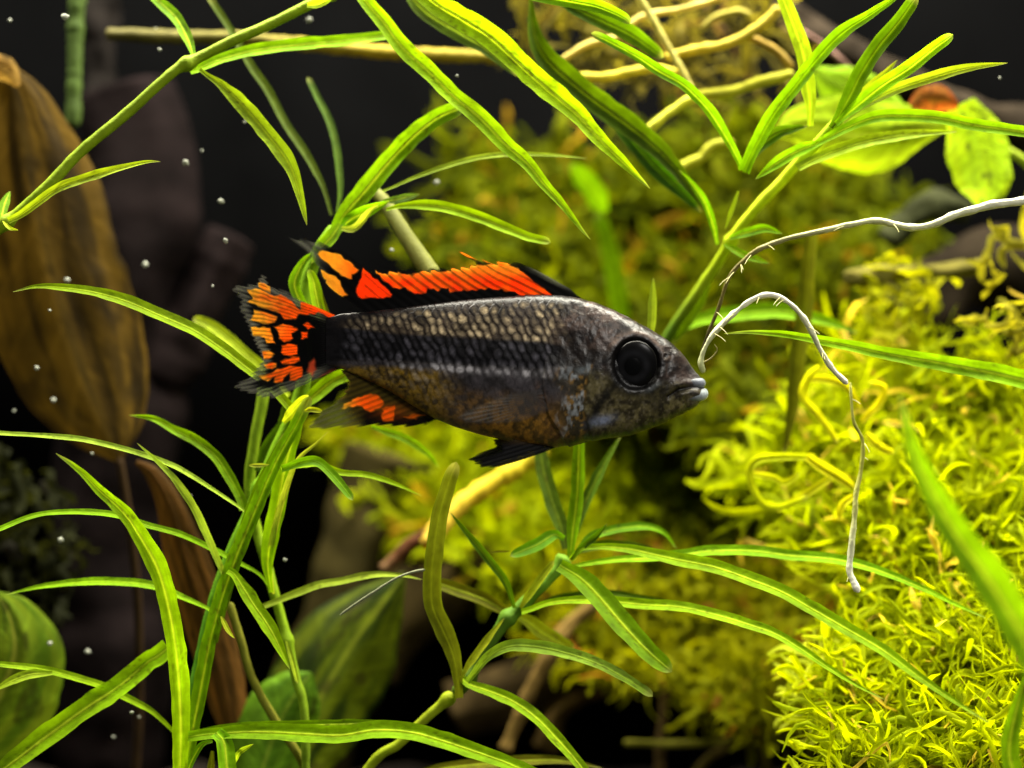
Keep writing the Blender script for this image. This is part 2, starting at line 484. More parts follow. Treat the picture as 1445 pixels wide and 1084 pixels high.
    bars = 0.45 + 0.55 * smooth(0.35, 0.65, noise(px / 34 + 3, 0.3 * py / 40, 4.0))
    upm = smooth(0.03, 0.12, tt) * (1 - smooth(-5, 2, py - st)) * scm
    col = mix(col, pale * (0.65 + 0.35 * rnd)[..., None], np.clip(upm * spark * bars * 1.5, 0, 1) * (0.55 + 0.45 * smooth(0.10, 0.26, tt)))
    dark = C(15, 14, 16)
    col = mix(col, C(30, 25, 24), scm * smooth(0.70, 0.97, rad) * (0.2 + 0.7 * fbm(px / 20, py / 16, 71.0)) * (1 - smooth(0.6, 0.8, tt)))
    # belly side
    bel = mix(C(76, 74, 80), C(48, 46, 48), smooth(0.35, 0.7, n1))
    bel = mix(bel, C(96, 92, 98), smooth(0.5, 0.8, n2) * 0.35)
    ochre = mix(C(176, 132, 50), C(92, 74, 36), smooth(0.3, 0.7, n2))
    om = np.exp(-((px - 730) / 85) ** 2) * smooth(0.62, 0.86, tt)
    bel = mix(bel, ochre, np.clip(om * 1.1, 0, 1))
    gold = mix(C(160, 130, 34), C(70, 56, 18), smooth(0.3, 0.75, n2))
    gm = (1 - smooth(600, 660, px)) * smooth(4, 14, py - sb)
    bel = mix(bel, gold, gm * 0.85)
    bel = mix(bel, pale * 0.55, gm * spark * scm * 0.6)
    col = mix(col, bel, smooth(-3, 3, py - sb) * smooth(0.3, 0.45, tt))
    strp = smooth(-5, 2, py - st) * (1 - smooth(-3, 4, py - sb)) * (1 - smooth(862, 872, px))
    strp *= 1 - 0.15 * smooth(780, 800, px)
    stc = mix(dark, C(110, 110, 124), np.clip(spark * scm * 0.6, 0, 1))
    col = mix(col, stc, strp)
    rowm = np.exp(-((py - sb - 5) / 5.5) ** 2) * scm * smooth(540, 600, px)
    col = mix(col, C(226, 228, 238) * (0.4 + 0.6 * rnd)[..., None], np.clip(rowm * (0.1 + 1.9 * spark), 0, 1) * 0.9)
    # head
    hm = smooth(770, 812, px + 30 * (n1 - 0.5))
    head = mix(C(26, 21, 21), C(66, 55, 52), smooth(0.35, 0.7, n1))
    head = mix(head, C(100, 86, 80), smooth(0.55, 0.8, n2) * 0.35)
    cheek = mix(C(120, 114, 78), C(62, 58, 42), smooth(0.3, 0.7, n2))
    cheek = mix(cheek, C(128, 124, 104), smooth(0.55, 0.8, n3) * 0.4)
    head = mix(head, cheek, smooth(0.46, 0.60, tt))
    gill = smooth(-2, 2, od) * (1 - smooth(-3, 3, pd)) * smooth(0.40, 0.52, tt)
    gc = mix(C(48, 44, 34), C(166, 132, 66), smooth(0.45, 0.7, n2))
    gc = mix(gc, C(190, 204, 216), smooth(0.60, 0.76, fbm(px / 9, py / 14, 11.0)) * 0.8)
    head = mix(head, gc, gill * 0.85)
    ll = sdist([(868, 540), (842, 572), (829, 600), (826, 622)], px, py, closed=False)
    head = mix(head, C(20, 20, 20), np.exp(-(ll / 6.5) ** 2) * 0.85)
    bl = np.exp(-(((px - 846) / 15) ** 2 + ((py - 592 + 0.2 * (px - 846)) / 6) ** 2))
    head = mix(head, C(150, 166, 205), np.clip(bl * 1.3, 0, 1) * 0.85)
    bl2 = np.exp(-(((px - 820) / 9) ** 2 + ((py - 523) / 4) ** 2))
    head = mix(head, C(150, 165, 175), bl2 * 0.8)
    ml = sdist([(960, 552), (935, 545), (915, 552), (925, 575)], px, py, closed=False)
    head = mix(head, C(28, 26, 25), np.exp(-(ml / 13) ** 2) * 0.7)
    br = np.hypot((px - 895), (py - 514) / 1.08)
    head = mix(head, C(112, 98, 92), np.exp(-((br - 39) / 4) ** 2) * 0.6 * smooth(515, 490, py))
    sil = np.exp(-(((px - 917) / 9) ** 2 + ((py - 546 + 0.5 * (px - 917)) / 4) ** 2))
    head = mix(head, C(190, 205, 215), sil * 0.75)
    head = mix(head, C(120, 108, 98), np.exp(-((nar - 4.5) / 2) ** 2) * 0.5 * smooth(500, 508, py))
    bot_d = smooth(0.88, 1.0, tt)
    head = mix(head, C(46, 44, 42), bot_d * 0.7)
    head = mix(head, dark, np.exp(-(md / 2.8) ** 2) * 0.9)
    lip = smooth(962, 985, px)
    head = mix(head, C(86, 86, 90), lip * 0.5)
    col = mix(col, head, hm * (1 - strp * (1 - smooth(850, 872, px))))
    col = mix(col, C(20, 18, 17), (1 - smooth(34, 52, ed + 8 * (n2 - 0.5) + 9 * smooth(505, 480, py))) * 0.8)
    col = mix(col, C(14, 13, 13), (1 - smooth(33, 40, ed)))
    col = mix(col, C(118, 84, 42), np.exp(-((od + 3) / 6) ** 2) * smooth(0.5, 0.75, tt) * smooth(0.35, 0.7, n2) * 0.8)
    col = col * (0.62 + 0.30 * n3)[..., None] * np.array([1.06, 0.98, 0.90]) * (0.7 + 0.6 * fbm(px / 11, py / 9, 51.0))[..., None]
    col = mix(col, C(22, 20, 21) * (0.5 + noise(py / 3.5, px / 20, 2.0))[..., None], (1 - smooth(468, 496, px + 16 * (n2 - 0.5))) * 0.9)
    # ends
    F = [grid_faces(NX, NA, wrap=True)]
    V_ = verts.reshape(-1, 3); K_ = col.reshape(-1, 3)
    capv = np.stack([verts[0].mean(0), verts[-1].mean(0) + np.array([1.5 * PX, 0, 0])])
    nb = len(V_)
    i = np.arange(NA); j = (i + 1) % NA
    c1 = np.stack([np.full(NA, nb), j, i, i], -1)[:, :4]
    V_ = np.vstack([V_, capv]); K_ = np.vstack([K_, col[0].mean(0), col[-1].mean(0)])
    tri1 = np.stack([np.full(NA, nb), j, i], -1)
    base = (NX - 1) * NA
    tri2 = np.stack([np.full(NA, nb + 1), base + i, base + j], -1)
    quads = F[0]
    tris = np.vstack([quads[:, [0, 1, 2]], quads[:, [0, 2, 3]], tri1, tri2])
    build('body', V_, tris, K_, M_fish, root)

    # ---- eyes
    for s in (1, -1):
        n, m = 40, 64
        th = np.linspace(0.0, np.pi / 2 + 0.3, n); ph = np.linspace(0, 2 * np.pi, m, endpoint=False)
        r = np.sin(th)[:, None] + 0 * ph[None]
        ex_, ez_ = 29 * r * np.cos(ph)[None], 32 * r * np.sin(ph)[None]
        ew = 37 + 6.5 * np.cos(th)[:, None] + 0 * ph[None]
        v = np.stack([(895 + ex_ - CX) * PX, -s * ew * PX, (CY - 514 + ez_) * PX + ZC], -1)
        rp = np.hypot(ex_ + 4, ez_ + 3)
        cc = mix(lin((12, 11, 11)) * np.ones(3), lin((46, 40, 37)) * np.ones(3), smooth(27, 35, np.hypot(ex_, ez_ / 1.08)) * 0.3)
        cc = mix(cc, lin((38, 38, 40)) * np.ones(3), np.exp(-((rp - 18) / 5) ** 2) * 0.8 * (0.5 + 0.5 * noise(np.cos(ph) * 3, np.sin(ph) * 3, 1)[None]))
        eye = build('eye', v, grid_faces(n, m, wrap=True), cc, M_eye, root)
        th = np.linspace(0.0, np.pi / 2, 16)
        r = np.sin(th)[:, None] + 0 * ph[None]
        ex_, ez_ = 13.5 * r * np.cos(ph)[None], 14.5 * r * np.sin(ph)[None]
        ew = 41.2 + 3.2 * np.cos(th)[:, None] + 0 * ph[None]
        v = np.stack([(891 + ex_ - CX) * PX, -s * ew * PX, (CY - 517 + ez_) * PX + ZC], -1)
        build('pupil', v, grid_faces(16, m, wrap=True), np.ones((16 * m, 3)) * 0.003, M_eye, eye)

    # ---- lips: two curved rolls round the snout
    def lip(name, pts, r0, c0, c1):
        n, m = 34, 14
        q, L = spline(np.asarray(pts, float), n)                 # (px, py, w) near side to far side
        t = np.linspace(0, 1, n)
        c = np.stack([(q[:, 0] - CX) * PX, -q[:, 2] * PX, (CY - q[:, 1]) * PX + ZC], -1)
        T = unit(np.gradient(c, axis=0))
        S = unit(np.cross(T, np.array([0, 0, 1.0])))
        U = np.cross(S, T)
        r = r0 * PX * (0.35 + 0.65 * np.sin(np.pi * np.clip(t, 0.02, 0.98)) ** 0.6)
        a = np.linspace(0, 2 * np.pi, m, endpoint=False)
        v = c[:, None] + S[:, None] * (np.cos(a) * r[:, None] * 0.9)[..., None] + U[:, None] * (np.sin(a) * r[:, None])[..., None]
        cc = mix(lin(c0) * np.ones(3), lin(c1) * np.ones(3), np.clip(np.sin(np.pi * t) ** 3, 0, 1)[:, None] * (0.5 + 0.5 * noise(t[:, None] * 8, a[None], 2.0)))
        return build(name, v, grid_faces(n, m, wrap=True), cc, M_fish, root)
    lip('upper_lip', [(950, 543, 22), (972, 541, 16), (986, 541, 8), (989, 541, 0), (986, 541, -8), (972, 541, -16), (950, 543, -22)], 7.5, (54, 53, 56), (150, 156, 166))
    lip('lower_lip', [(955, 562, 22), (975, 559, 15), (987, 557, 8), (991, 556, 0), (987, 557, -8), (975, 559, -15), (955, 562, -22)], 9.5, (50, 50, 52), (206, 216, 218))

    # ---- fins: thin two-sided membranes with rays
    def fin(name, outline, colfn, yoff, basept, edge=3.5, ragged=0.0, rays=None, step=1.25, thick=1.2):
        o = np.asarray(outline, float)
        x0, y0 = o.min(0) - 4; x1, y1 = o.max(0) + 4
        gx, gy = np.meshgrid(np.arange(x0, x1, step), np.arange(y0, y1, step), indexing='ij')
        sd = sdist(o, gx, gy)
        bd = sdist(np.asarray(basept, float), gx, gy, closed=False)
        ry = rays(gx, gy)
        stripe = 0.5 + 0.5 * np.cos(2 * np.pi * ry)
        tear = ragged * (noise(ry * 1.0, 0.5, 3.0) * 0.6 + 0.4 * stripe) * smooth(4, 22, bd)
        sde = sd - tear
        col, al = colfn(gx, gy, sde, bd, stripe, ry)
        al = al * np.clip(smooth(0, edge, sde) + (bd < 5), 0, 1)
        th = thick * (0.35 + 0.65 * np.exp(-bd / 30)) * (0.7 + 0.5 * stripe)
        yo = yoff(gx, gy)
        keep = sd > -step
        V, F, K = [], [], []
        ids = np.arange(gx.size).reshape(gx.shape)
        q = np.stack([ids[:-1, :-1], ids[1:, :-1], ids[1:, 1:], ids[:-1, 1:]], -1).reshape(-1, 4)
        q = q[keep.ravel()[q].all(1)]
        used = np.unique(q); rem = np.full(gx.size, -1); rem[used] = np.arange(len(used))
        for s in (1, -1):
            w = yo + s * th * 0.5
            v = np.stack([(gx - CX) * PX, -w * PX, (CY - gy) * PX + ZC], -1).reshape(-1, 3)[used]
            V.append(v); K.append(np.c_[col.reshape(-1, 3)[used], al.ravel()[used]])
            F.append(rem[q][:, ::s] + (0 if s > 0 else len(used)))
        return build(name, np.vstack(V), np.vstack(F), np.vstack(K), M_fin, root)
    OR, YE, RD = lin((255, 126, 18)), lin((255, 200, 60)), lin((255, 92, 14))
    BK = lin((9, 8, 8))
    def patches(gx, gy, polys, col, soft=1.2, warp=1.5):
        m = np.zeros(gx.shape)
        wx = gx + warp * (noise(gx / 6, gy / 6, 1) - 0.5) * 2; wy = gy + warp * (noise(gx / 6, gy / 6, 9) - 0.5) * 2
        for p in polys:
            m = np.maximum(m, smooth(-soft + 0.3, soft + 0.3, sdist(p, wx, wy)))
        return m
    # tail
    tail_out = TC([(560, 392), (500, 395), (400, 348), (340, 325), (290, 292), (220, 272), (205, 235), (180, 222), (155, 235), (150, 262), (70, 268), (30, 303), (75, 345), (75, 385),
                   (92, 420), (110, 460), (130, 510), (152, 560), (163, 605), (140, 640), (100, 672), (38, 705), (90, 738), (170, 766), (240, 772), (290, 748),
                   (340, 728), (400, 694), (450, 672), (520, 640), (560, 632)])
    t_or = [TC(p) for p in (
        [(112, 297), (170, 290), (230, 325), (260, 318), (305, 345), (330, 375), (345, 385), (345, 350), (400, 350), (470, 380), (500, 405), (470, 420), (420, 395), (380, 405), (340, 400), (320, 425), (270, 425), (255, 400), (215, 385), (160, 370), (120, 345), (140, 335)],
        [(145, 380), (205, 398), (245, 412), (235, 435), (205, 445), (160, 435), (128, 425), (150, 405)],
        [(135, 455), (215, 458), (225, 490), (235, 525), (200, 528), (190, 500), (140, 495)],
        [(230, 455), (270, 438), (310, 450), (332, 468), (305, 480), (310, 505), (275, 520), (250, 505), (245, 475)],
        [(265, 535), (290, 525), (330, 532), (332, 570), (310, 580), (270, 575), (258, 560)],
        [(258, 600), (300, 584), (335, 582), (340, 602), (300, 615), (262, 612)],
        [(162, 665), (215, 650), (240, 635), (300, 622), (350, 622), (352, 665), (330, 685), (292, 685), (300, 650), (280, 660), (262, 695), (230, 692), (235, 665), (205, 688)],
        [(350, 445), (375, 435), (398, 455), (375, 468)], [(345, 480), (375, 473), (375, 505), (348, 505)],
        [(160, 262), (215, 280), (215, 312), (165, 285)], [(180, 560), (210, 553), (230, 570), (205, 592), (188, 590)], [(182, 620), (210, 607), (240, 610), (235, 630), (195, 635)])]
    t_dull = [TC(p) for p in ([(378, 610), (400, 590), (412, 640), (395, 668), (375, 650)], [(415, 680), (440, 655), (500, 630), (512, 645), (460, 680)])]
    def tail_ray(x, y):
        return np.arctan2(y - 482, 560 - x) * 34 + 0.5 * (noise(x / 12, y / 12, 3) - 0.5)
    def tail_col(x, y, sd, bd, stripe, ry):
        f = np.clip((475 - x) / 120, 0, 1)
        c = BK * np.ones(x.shape + (3,)) * (0.7 + 0.7 * stripe)[..., None]
        rim = 1 - smooth(6, 17, sd + 8 * (y < 420) * 0)
        c = mix(c, lin((120, 120, 114)) * np.ones(3), rim * smooth(20, 60, bd) * (0.4 + 0.6 * stripe))
        o = mix(mix(RD * np.ones(3), OR * np.ones(3), smooth(0.15, 0.55, f)), YE * np.ones(3), smooth(0.62, 0.98, f + 0.25 * (noise(x / 10, y / 10, 4) - 0.5)))
        o = o * (0.62 + 0.5 * stripe)[..., None] * (0.8 + 0.4 * fbm(x / 6, y / 6, 8))[..., None]
        m = patches(x, y, t_or, None)
        c = mix(c, o, m)
        c = mix(c, lin((226, 104, 62)) * np.ones(3), patches(x, y, t_dull, None, 3) * 0.75)
        c = mix(c, lin((30, 28, 30)) * (0.6 + 0.9 * stripe)[..., None], (1 - smooth(462, 478, 2 * 470 - x)) * 0 + smooth(446, 470, x) * (1 - m) * 0.7)
        a = 0.96 - 0.45 * rim * smooth(20, 60, bd) * (1 - m)
        return c, a
    wavy = lambda x, y: 3.0 * np.sin((x - 480) / 38.0) * smooth(0, 60, 480 - x) + 1.5 * np.sin(y / 17.0) * smooth(10, 60, 480 - x)
    fin('tail_fin', tail_out, tail_col, wavy, TC([(560, 390), (560, 640)]), ragged=9, rays=tail_ray)
    # dorsal
    dors_out = [(822, 430), (818, 420), (806, 405), (786, 391), (762, 377), (735, 366), (712, 366), (690, 366), (665, 357), (640, 349), (643, 358), (668, 371), (640, 374), (610, 375), (580, 377), (552, 379), (530, 376),
                (512, 372), (500, 361), (480, 346), (450, 338), (425, 334), (398, 330), (410, 343), (428, 356), (440, 372), (448, 390), (458, 408), (475, 425), (496, 437), (516, 443),
                (520, 452), (600, 446), (700, 434), (780, 432)]
    d_or = [TC([(640, 208), (700, 228), (720, 212), (760, 225), (800, 235), (870, 217), (960, 214), (1010, 202), (1120, 202), (1120, 292), (1050, 300), (990, 290), (930, 300), (885, 285), (872, 310), (830, 315), (790, 290), (740, 295), (700, 262)]),
            HC([(-20, 172), (60, 165), (130, 165), (190, 150), (250, 168), (320, 215), (380, 260), (428, 300), (380, 310), (320, 305), (270, 285), (200, 270), (100, 260), (50, 270), (-20, 285)])]
    d_rd = [TC([(580, 290), (605, 250), (606, 205), (650, 240), (690, 275), (735, 315), (725, 330), (640, 335), (600, 338), (580, 310)])]
    d_ye = [TC([(440, 127), (500, 145), (560, 185), (592, 215), (585, 225), (562, 230), (560, 255), (530, 245), (490, 215), (440, 172), (412, 146)]),
            TC([(425, 210), (480, 235), (515, 262), (520, 285), (543, 318), (520, 325), (480, 305), (440, 285), (455, 260), (430, 225)]),
            HC([(0, 92), (60, 110), (160, 138), (240, 162), (200, 167), (100, 142), (0, 112)])]
    d_base = [(822, 424), (780, 420), (700, 424), (600, 434), (520, 445)]
    def dors_ray(x, y):
        return (x * 0.50 + (445 - y) * np.interp(x, [500, 700, 820], [0.62, 0.95, 0.8])) / 9.5
    def dors_col(x, y, sd, bd, stripe, ry):
        c = BK * np.ones(x.shape + (3,)) * (0.8 + 0.8 * stripe)[..., None]
        rim = (1 - smooth(2, 9, sd)) * smooth(8, 25, bd)
        front = smooth(735, 770, x + 0.6 * (y - 380)) 
        rear = 1 - smooth(430, 470, x)
        c = mix(c, lin((110, 112, 106)) * np.ones(3), np.clip(rim * 0.8 * front + rear * (0.4 + 0.6 * stripe), 0, 1))
        mo = patches(x, y, d_or, None, 1.2, 2.5)
        o = mix(RD * np.ones(3), OR * np.ones(3), smooth(0.2, 0.8, noise(x / 14, y / 8, 2))) * (0.62 + 0.5 * (1 - stripe))[..., None]
        o = mix(o, YE * np.ones(3), (1 - smooth(375, 400, y + 8 * (noise(x / 8, y / 8) - 0.5))) * 0.7)
        c = mix(c, o, mo)
        c = mix(c, RD * 1.0 * np.ones(3), patches(x, y, d_rd, None))
        yc = mix(YE * np.ones(3), lin((255, 150, 30)) * np.ones(3), smooth(470, 505, x))
        my = patches(x, y, d_ye, None, 1.2, 1.5)
        c = mix(c, yc, my)
        mm = np.maximum(mo, my)
        sp = smooth(0.72, 0.98, stripe) * (x > 515) * (0.30 + 0.55 * smooth(0.4, 0.6, noise(np.round(ry) * 7.3, 0.5)))
        c = mix(c, BK * np.ones(3) * 2, sp * (0.4 + 0.6 * smooth(14, 0, bd) + 0.3 * rim))
        a = 0.97 - 0.40 * rim * (1 - mm) - 0.5 * rear * (1 - mm) * (1 - stripe * 0.5)
        return c, np.clip(a, 0, 1)
    fin('dorsal_fin', dors_out, dors_col, lambda x, y: 2.2 * np.sin((x - 500) / 30.0) * smooth(440, 380, y) + 0 * x, d_base, edge=2.5, ragged=9, rays=dors_ray)
    # anal
    anal_out = TC([(930, 840), (905, 862), (880, 880), (840, 890), (760, 890), (680, 884), (560, 892), (450, 902), (380, 897), (345, 880), (400, 840), (430, 800), (480, 770), (510, 740), (540, 690), (520, 640), (640, 640), (800, 740)])
    a_or = [TC(p) for p in ([(510, 800), (560, 775), (610, 745), (660, 740), (700, 775), (690, 795), (640, 815), (590, 795), (530, 800)], [(690, 800), (740, 790), (745, 820), (735, 850), (700, 855), (685, 840), (700, 820)], [(780, 840), (830, 825), (870, 830), (820, 850)])]
    def anal_col(x, y, sd, bd, stripe, ry):
        c = mix(lin((92, 78, 24)) * np.ones(3), lin((40, 32, 14)) * np.ones(3), stripe * 0.7) * np.ones(x.shape + (3,))
        low = smooth(-4, 4, y - np.interp(x, [440, 500, 530, 560, 615], [600, 578, 580, 585, 588]))
        c = mix(c, BK * np.ones(3), low * smooth(500, 520, x))
        tipm = 1 - smooth(480, 515, x - 0.7 * (y - 590))
        c = mix(c, lin((86, 88, 60)) * np.ones(3) * (0.45 + 0.7 * stripe)[..., None], tipm)
        m = patches(x, y, a_or, None, 1.5, 2)
        o = mix(OR * np.ones(3), YE * np.ones(3), 1 - smooth(480, 515, x)) * (0.65 + 0.45 * (1 - stripe))[..., None]
        c = mix(c, o, m)
        mid = np.exp(-(((x - 555) / 26) ** 2 + ((y - 580) / 10) ** 2)) * (1 - m)
        c = mix(c, lin((190, 96, 18)) * np.ones(3), mid * 0.6 * (1 - stripe * 0.5))
        return c, np.clip(0.95 - 0.5 * tipm * (1 - 0.5 * stripe), 0, 1)
    fin('anal_fin', anal_out, anal_col, lambda x, y: 2.0 * np.sin((x - 600) / 40.0) + 0 * y, TC([(930, 842), (800, 745), (640, 650), (520, 640)]), ragged=7, rays=lambda x, y: (y * 0.85 + (x - 500) * 0.32) / 7.0)
    # pelvic pair
    pel = HC([(470, 920), (440, 935), (400, 957), (340, 982), (280, 1003), (200, 1024), (120, 1027), (72, 1003), (140, 968), (200, 945), (190, 915), (300, 880), (420, 880)])
    def pel_col(x, y, sd, bd, stripe, ry):
        c = lin((34, 33, 34)) * np.ones(x.shape + (3,)) * (0.4 + 1.5 * stripe)[..., None]
        c = mix(c, lin((112, 84, 36)) * np.ones(3), smooth(0, 16, 630 - y) * 0.9)
        c = mix(c, BK * np.ones(3), (1 - smooth(2, 6, sd)) * 0.5)
        return c, 0.93 + 0 * x
    for s in (1, -1):
        fin('pelvic_fin', [(x - (0 if s > 0 else 10), y + (0 if s > 0 else -4)) for x, y in pel], pel_col, lambda x, y, s=s: s * (10 + 0.12 * (790 - x)), [(795, 625), (740, 615)], ragged=4, rays=lambda x, y: (y + 0.30 * x) / 6.0)
    # pectoral pair, almost clear
    pec = [(786, 548), (760, 545), (720, 552), (680, 566), (650, 580), (640, 590), (660, 598), (700, 600), (740, 596), (775, 582), (790, 568)]
    def pec_col(x, y, sd, bd, stripe, ry):
        c = lin((120, 118, 120)) * np.ones(x.shape + (3,)) * (0.5 + 0.6 * stripe)[..., None]
        return c, 0.10 + 0.22 * stripe * smooth(0, 8, sd)
    for s in (1, -1):
        fin('pectoral_fin', pec, pec_col, lambda x, y, s=s: s * (47 + 0.05 * (786 - x)), [(788, 548), (790, 568)], ragged=4, rays=lambda x, y: np.arctan2(y - 558, 800 - x) * 22, thick=0.8)
    return root
make_fish()

# ------------------------------------------------------------------ stem plants (strap leaves on stems)
def plant(name, base, d, label, group='fine-leaved stem plants in the tank'):
    return empty(name, P(base[0], base[1], d), label, 'plant', group)
YG, GR, OL = (150, 178, 40), (112, 160, 44), (116, 116, 44)

# A: the slanting stem at the upper left
a = plant('stem_plant', (-60, 372), 0.006, 'green stem slanting up across the big brown leaf, with few narrow leaves')
tube(a, [(-60, 372), (0, 322), (66, 264), (113, 215), (179, 160), (243, 103), (276, 84), (332, 56), (382, 34), (432, 9), (500, -24)], 15, (0.004, 0.012), (134, 158, 24), nodes=(0.13, 0.62, 0.95))
leaf(a, [(268, 100), (282, 96), (316, 83), (365, 71), (432, 63), (480, 59), (520, 54), (556, 49)], 19, (0.012, 0.018), 'bright', 35, tip=0.5, base=0.7)
leaf(a, [(282, 98), (292, 106), (316, 123), (349, 156), (382, 196), (409, 233), (422, 272), (433, 318)], 26, (0.008, 0.004), 'yellow', 10, base=0.25)
leaf(a, [(274, 82), (264, 54), (246, 23), (216, -4), (196, -20)], 19, (0.010, 0.016), 'mid', 15)
leaf(a, [(12, 312), (30, 303), (50, 289), (83, 266), (126, 251), (173, 237), (206, 229), (226, 228)], 15, (0.004, 0.002), 'yellow', 30, base=0.7)
leaf(a, [(4, 312), (14, 322), (26, 325)], 6, (0.003, 0.0), 'yellow', 10)
leaf(a, [(0, 318), (6, 290), (14, 270)], 16, (0.006, 0.010), 'mid', 10)
leaf(a, [(434, 8), (452, 4), (480, -14)], 16, (0.010, 0.006), 'yellow', 20)

# B: main plant at lower left, its stem passes behind the tail fin and ends in the whorl above the fish
b = plant('stem_plant', (236, 1500), 0.012, 'tall stem plant behind the orange tail fin, long leaves at foot and top')
tube(b, [(236, 1510), (250, 1250), (259, 1084), (269, 1005), (282, 948), (296, 881), (310, 831), (330, 777), (356, 720), (389, 640), (412, 590), (428, 540), (430, 470), (432, 405), (450, 355), (476, 318)], 24,
     (0.012, 0.016), [(112, 130, 36), (80, 128, 28), (84, 138, 28), (128, 172, 20), (120, 160, 22)], taper=(1.05, 0.8), nodes=(0.33, 0.68, 0.88), name='stem')
leaf(b, [(262, 1080), (280, 990), (300, 890), (328, 800), (356, 730), (388, 655), (418, 600), (438, 560)], 25, (0.008, 0.006), 'mid', 15, tip=0.5, base=0.9, rib=0.8)
leaf(b, [(300, 905), (326, 812), (352, 730), (372, 672), (400, 612)], 20, (0.0085, 0.007), 'dark', 10, base=0.9, rib=0.2)
# whorl on top
leaf(b, [(472, 330), (487, 302), (513, 272), (546, 232), (580, 196), (613, 169), (640, 156), (655, 152)], 32, (0.014, 0.016), 'bright', 12, tip=0.5, base=0.6)
leaf(b, [(468, 304), (455, 262), (432, 219), (402, 173), (379, 130), (352, 90), (322, 37), (292, -8)], 13, (0.020, 0.026), 'dull', 20, tip=0.6, rib=0.2)
leaf(b, [(476, 300), (480, 266), (475, 213), (465, 173), (447, 136), (434, 109)], 12, (0.020, 0.026), 'dull', 20, tip=0.7, rib=0.2)
leaf(b, [(540, 270), (560, 262), (590, 249), (640, 232), (679, 222), (726, 218), (779, 219), (830, 224)], 8, (0.013, 0.017), 'pale', 30, rib=0.2)
leaf(b, [(545, 296), (566, 291), (596, 290), (630, 294), (673, 306), (712, 322), (746, 335), (777, 342)], 18, (0.012, 0.010), 'bright', 25, tip=0.6, base=0.3, rib=0.5)
leaf(b, [(540, 284), (560, 282), (592, 274)], 12, (0.013, 0.016), 'dull', 10)
tube(b, [(612, 392), (592, 362), (572, 332), (556, 306), (540, 282), (522, 266)], 24, (0.012, 0.020), (110, 112, 48), taper=(1.2, 0.7), name='side_stem', rough=0.04)
leaf(b, [(474, 330), (492, 312), (515, 300), (550, 284)], 20, (0.015, 0.012), 'mid', 15)
leaf(b, [(480, 316), (468, 334), (452, 352), (440, 372)], 22, (0.012, 0.010), 'bright', 10)
leaf(b, [(478, 322), (500, 322), (522, 298), (534, 290)], 12, (0.013, 0.011), 'pale', 15)
leaf(b, [(450, 470), (424, 425), (416, 405), (418, 390), (430, 368), (450, 352)], 18, (0.010, 0.012), 'mid', 10)
leaf(b, [(462, 470), (450, 435), (442, 398), (436, 380)], 20, (0.009, 0.010), 'bright', 15, tip=0.5)
leaf(b, [(474, 470), (458, 435), (452, 405)], 10, (0.009, 0.010), 'olive', 15)
# leaves of the middle node, behind the tail
leaf(b, [(408, 575), (380, 545), (346, 518), (309, 490), (272, 466), (226, 446), (179, 426), (133, 413), (83, 406), (50, 405), (18, 412)], 20, (0.008, 0.002), 'bright', 35, base=0.7, rib=0.5)
leaf(b, [(408, 560), (380, 530), (349, 503), (312, 470), (290, 456), (272, 450)], 20, (0.022, 0.028), 'yellow', 15, tip=0.6, rib=0.2)
leaf(b, [(345, 722), (336, 715), (292, 686), (252, 662), (213, 646), (166, 632), (116, 621), (66, 616), (0, 612), (-30, 610)], 9, (0.008, 0.001), 'pale', 40, rib=0.2, tip=0.6)
leaf(b, [(344, 720), (338, 700), (319, 666), (302, 642), (276, 622), (246, 607), (216, 591), (182, 586)], 17, (0.010, 0.014), 'mid', 10, base=0.9, rib=0.3)
leaf(b, [(318, 815), (306, 790), (292, 757), (275, 720), (262, 699), (242, 672), (219, 649), (193, 625)], 12, (0.009, 0.004), 'pale', 25, base=0.8, rib=0.3)
leaf(b, [(384, 834), (366, 811), (336, 794), (309, 780), (255, 755), (208, 742), (161, 727), (101, 723), (50, 728), (0, 747), (-30, 760)], 10, (0.014, -0.002), 'bright', 35, rib=0.3, tip=0.6)
leaf(b, [(252, 1110), (255, 1039), (252, 955), (245, 895), (235, 844), (222, 801), (202, 764), (175, 724), (140, 692), (110, 662), (79, 640)], 31, (0.006, -0.004), 'bright', 12, base=0.8)
leaf(b, [(296, 862), (291, 858), (252, 841), (215, 827), (168, 822), (118, 822), (60, 828), (8, 839)], 13, (0.010, 0.012), 'bright', 35, rib=0.3)
leaf(b, [(238, 914), (220, 928), (208, 935), (168, 969), (118, 1002), (67, 1039), (13, 1080), (-30, 1112)], 36, (0.010, 0.004), 'bright', 15, tip=0.5, base=0.85)
leaf(b, [(246, 1034), (215, 1005), (178, 985), (148, 970), (111, 958), (74, 948), (40, 942), (0, 938), (-20, 936)], 12, (0.012, 0.004), 'bright', 30, rib=0.3, tip=0.6)
leaf(b, [(74, 950), (44, 952), (20, 960), (-12, 976)], 15, (0.006, 0.003), 'yellow', 20, rib=0.3)
leaf(b, [(322, 805), (333, 814), (356, 851), (383, 891), (409, 944)], 24, (0.006, 0.004), 'bright', 15, base=0.5)
leaf(b, [(312, 870), (322, 890), (331, 901)], 8, (0.005, 0.003), 'yellow', 10)
tube(b, [(323, 850), (339, 901), (356, 958), (390, 1019), (423, 1069), (450, 1130)], 12, (0.014, 0.018), (128, 128, 40), name='side_stem')
leaf(b, [(266, 1040), (300, 1036), (360, 1033), (430, 1036), (480, 1038), (530, 1031), (581, 1034), (631, 1048), (682, 1065), (722, 1080), (790, 1112)], 29, (0.004, -0.004), 'bright', 18, base=0.6, tip=0.6)
leaf(b, [(268, 1034), (330, 1026), (420, 1024), (520, 1022), (580, 1026), (640, 1040)], 14, (0.010, 0.006), 'mid', 20)
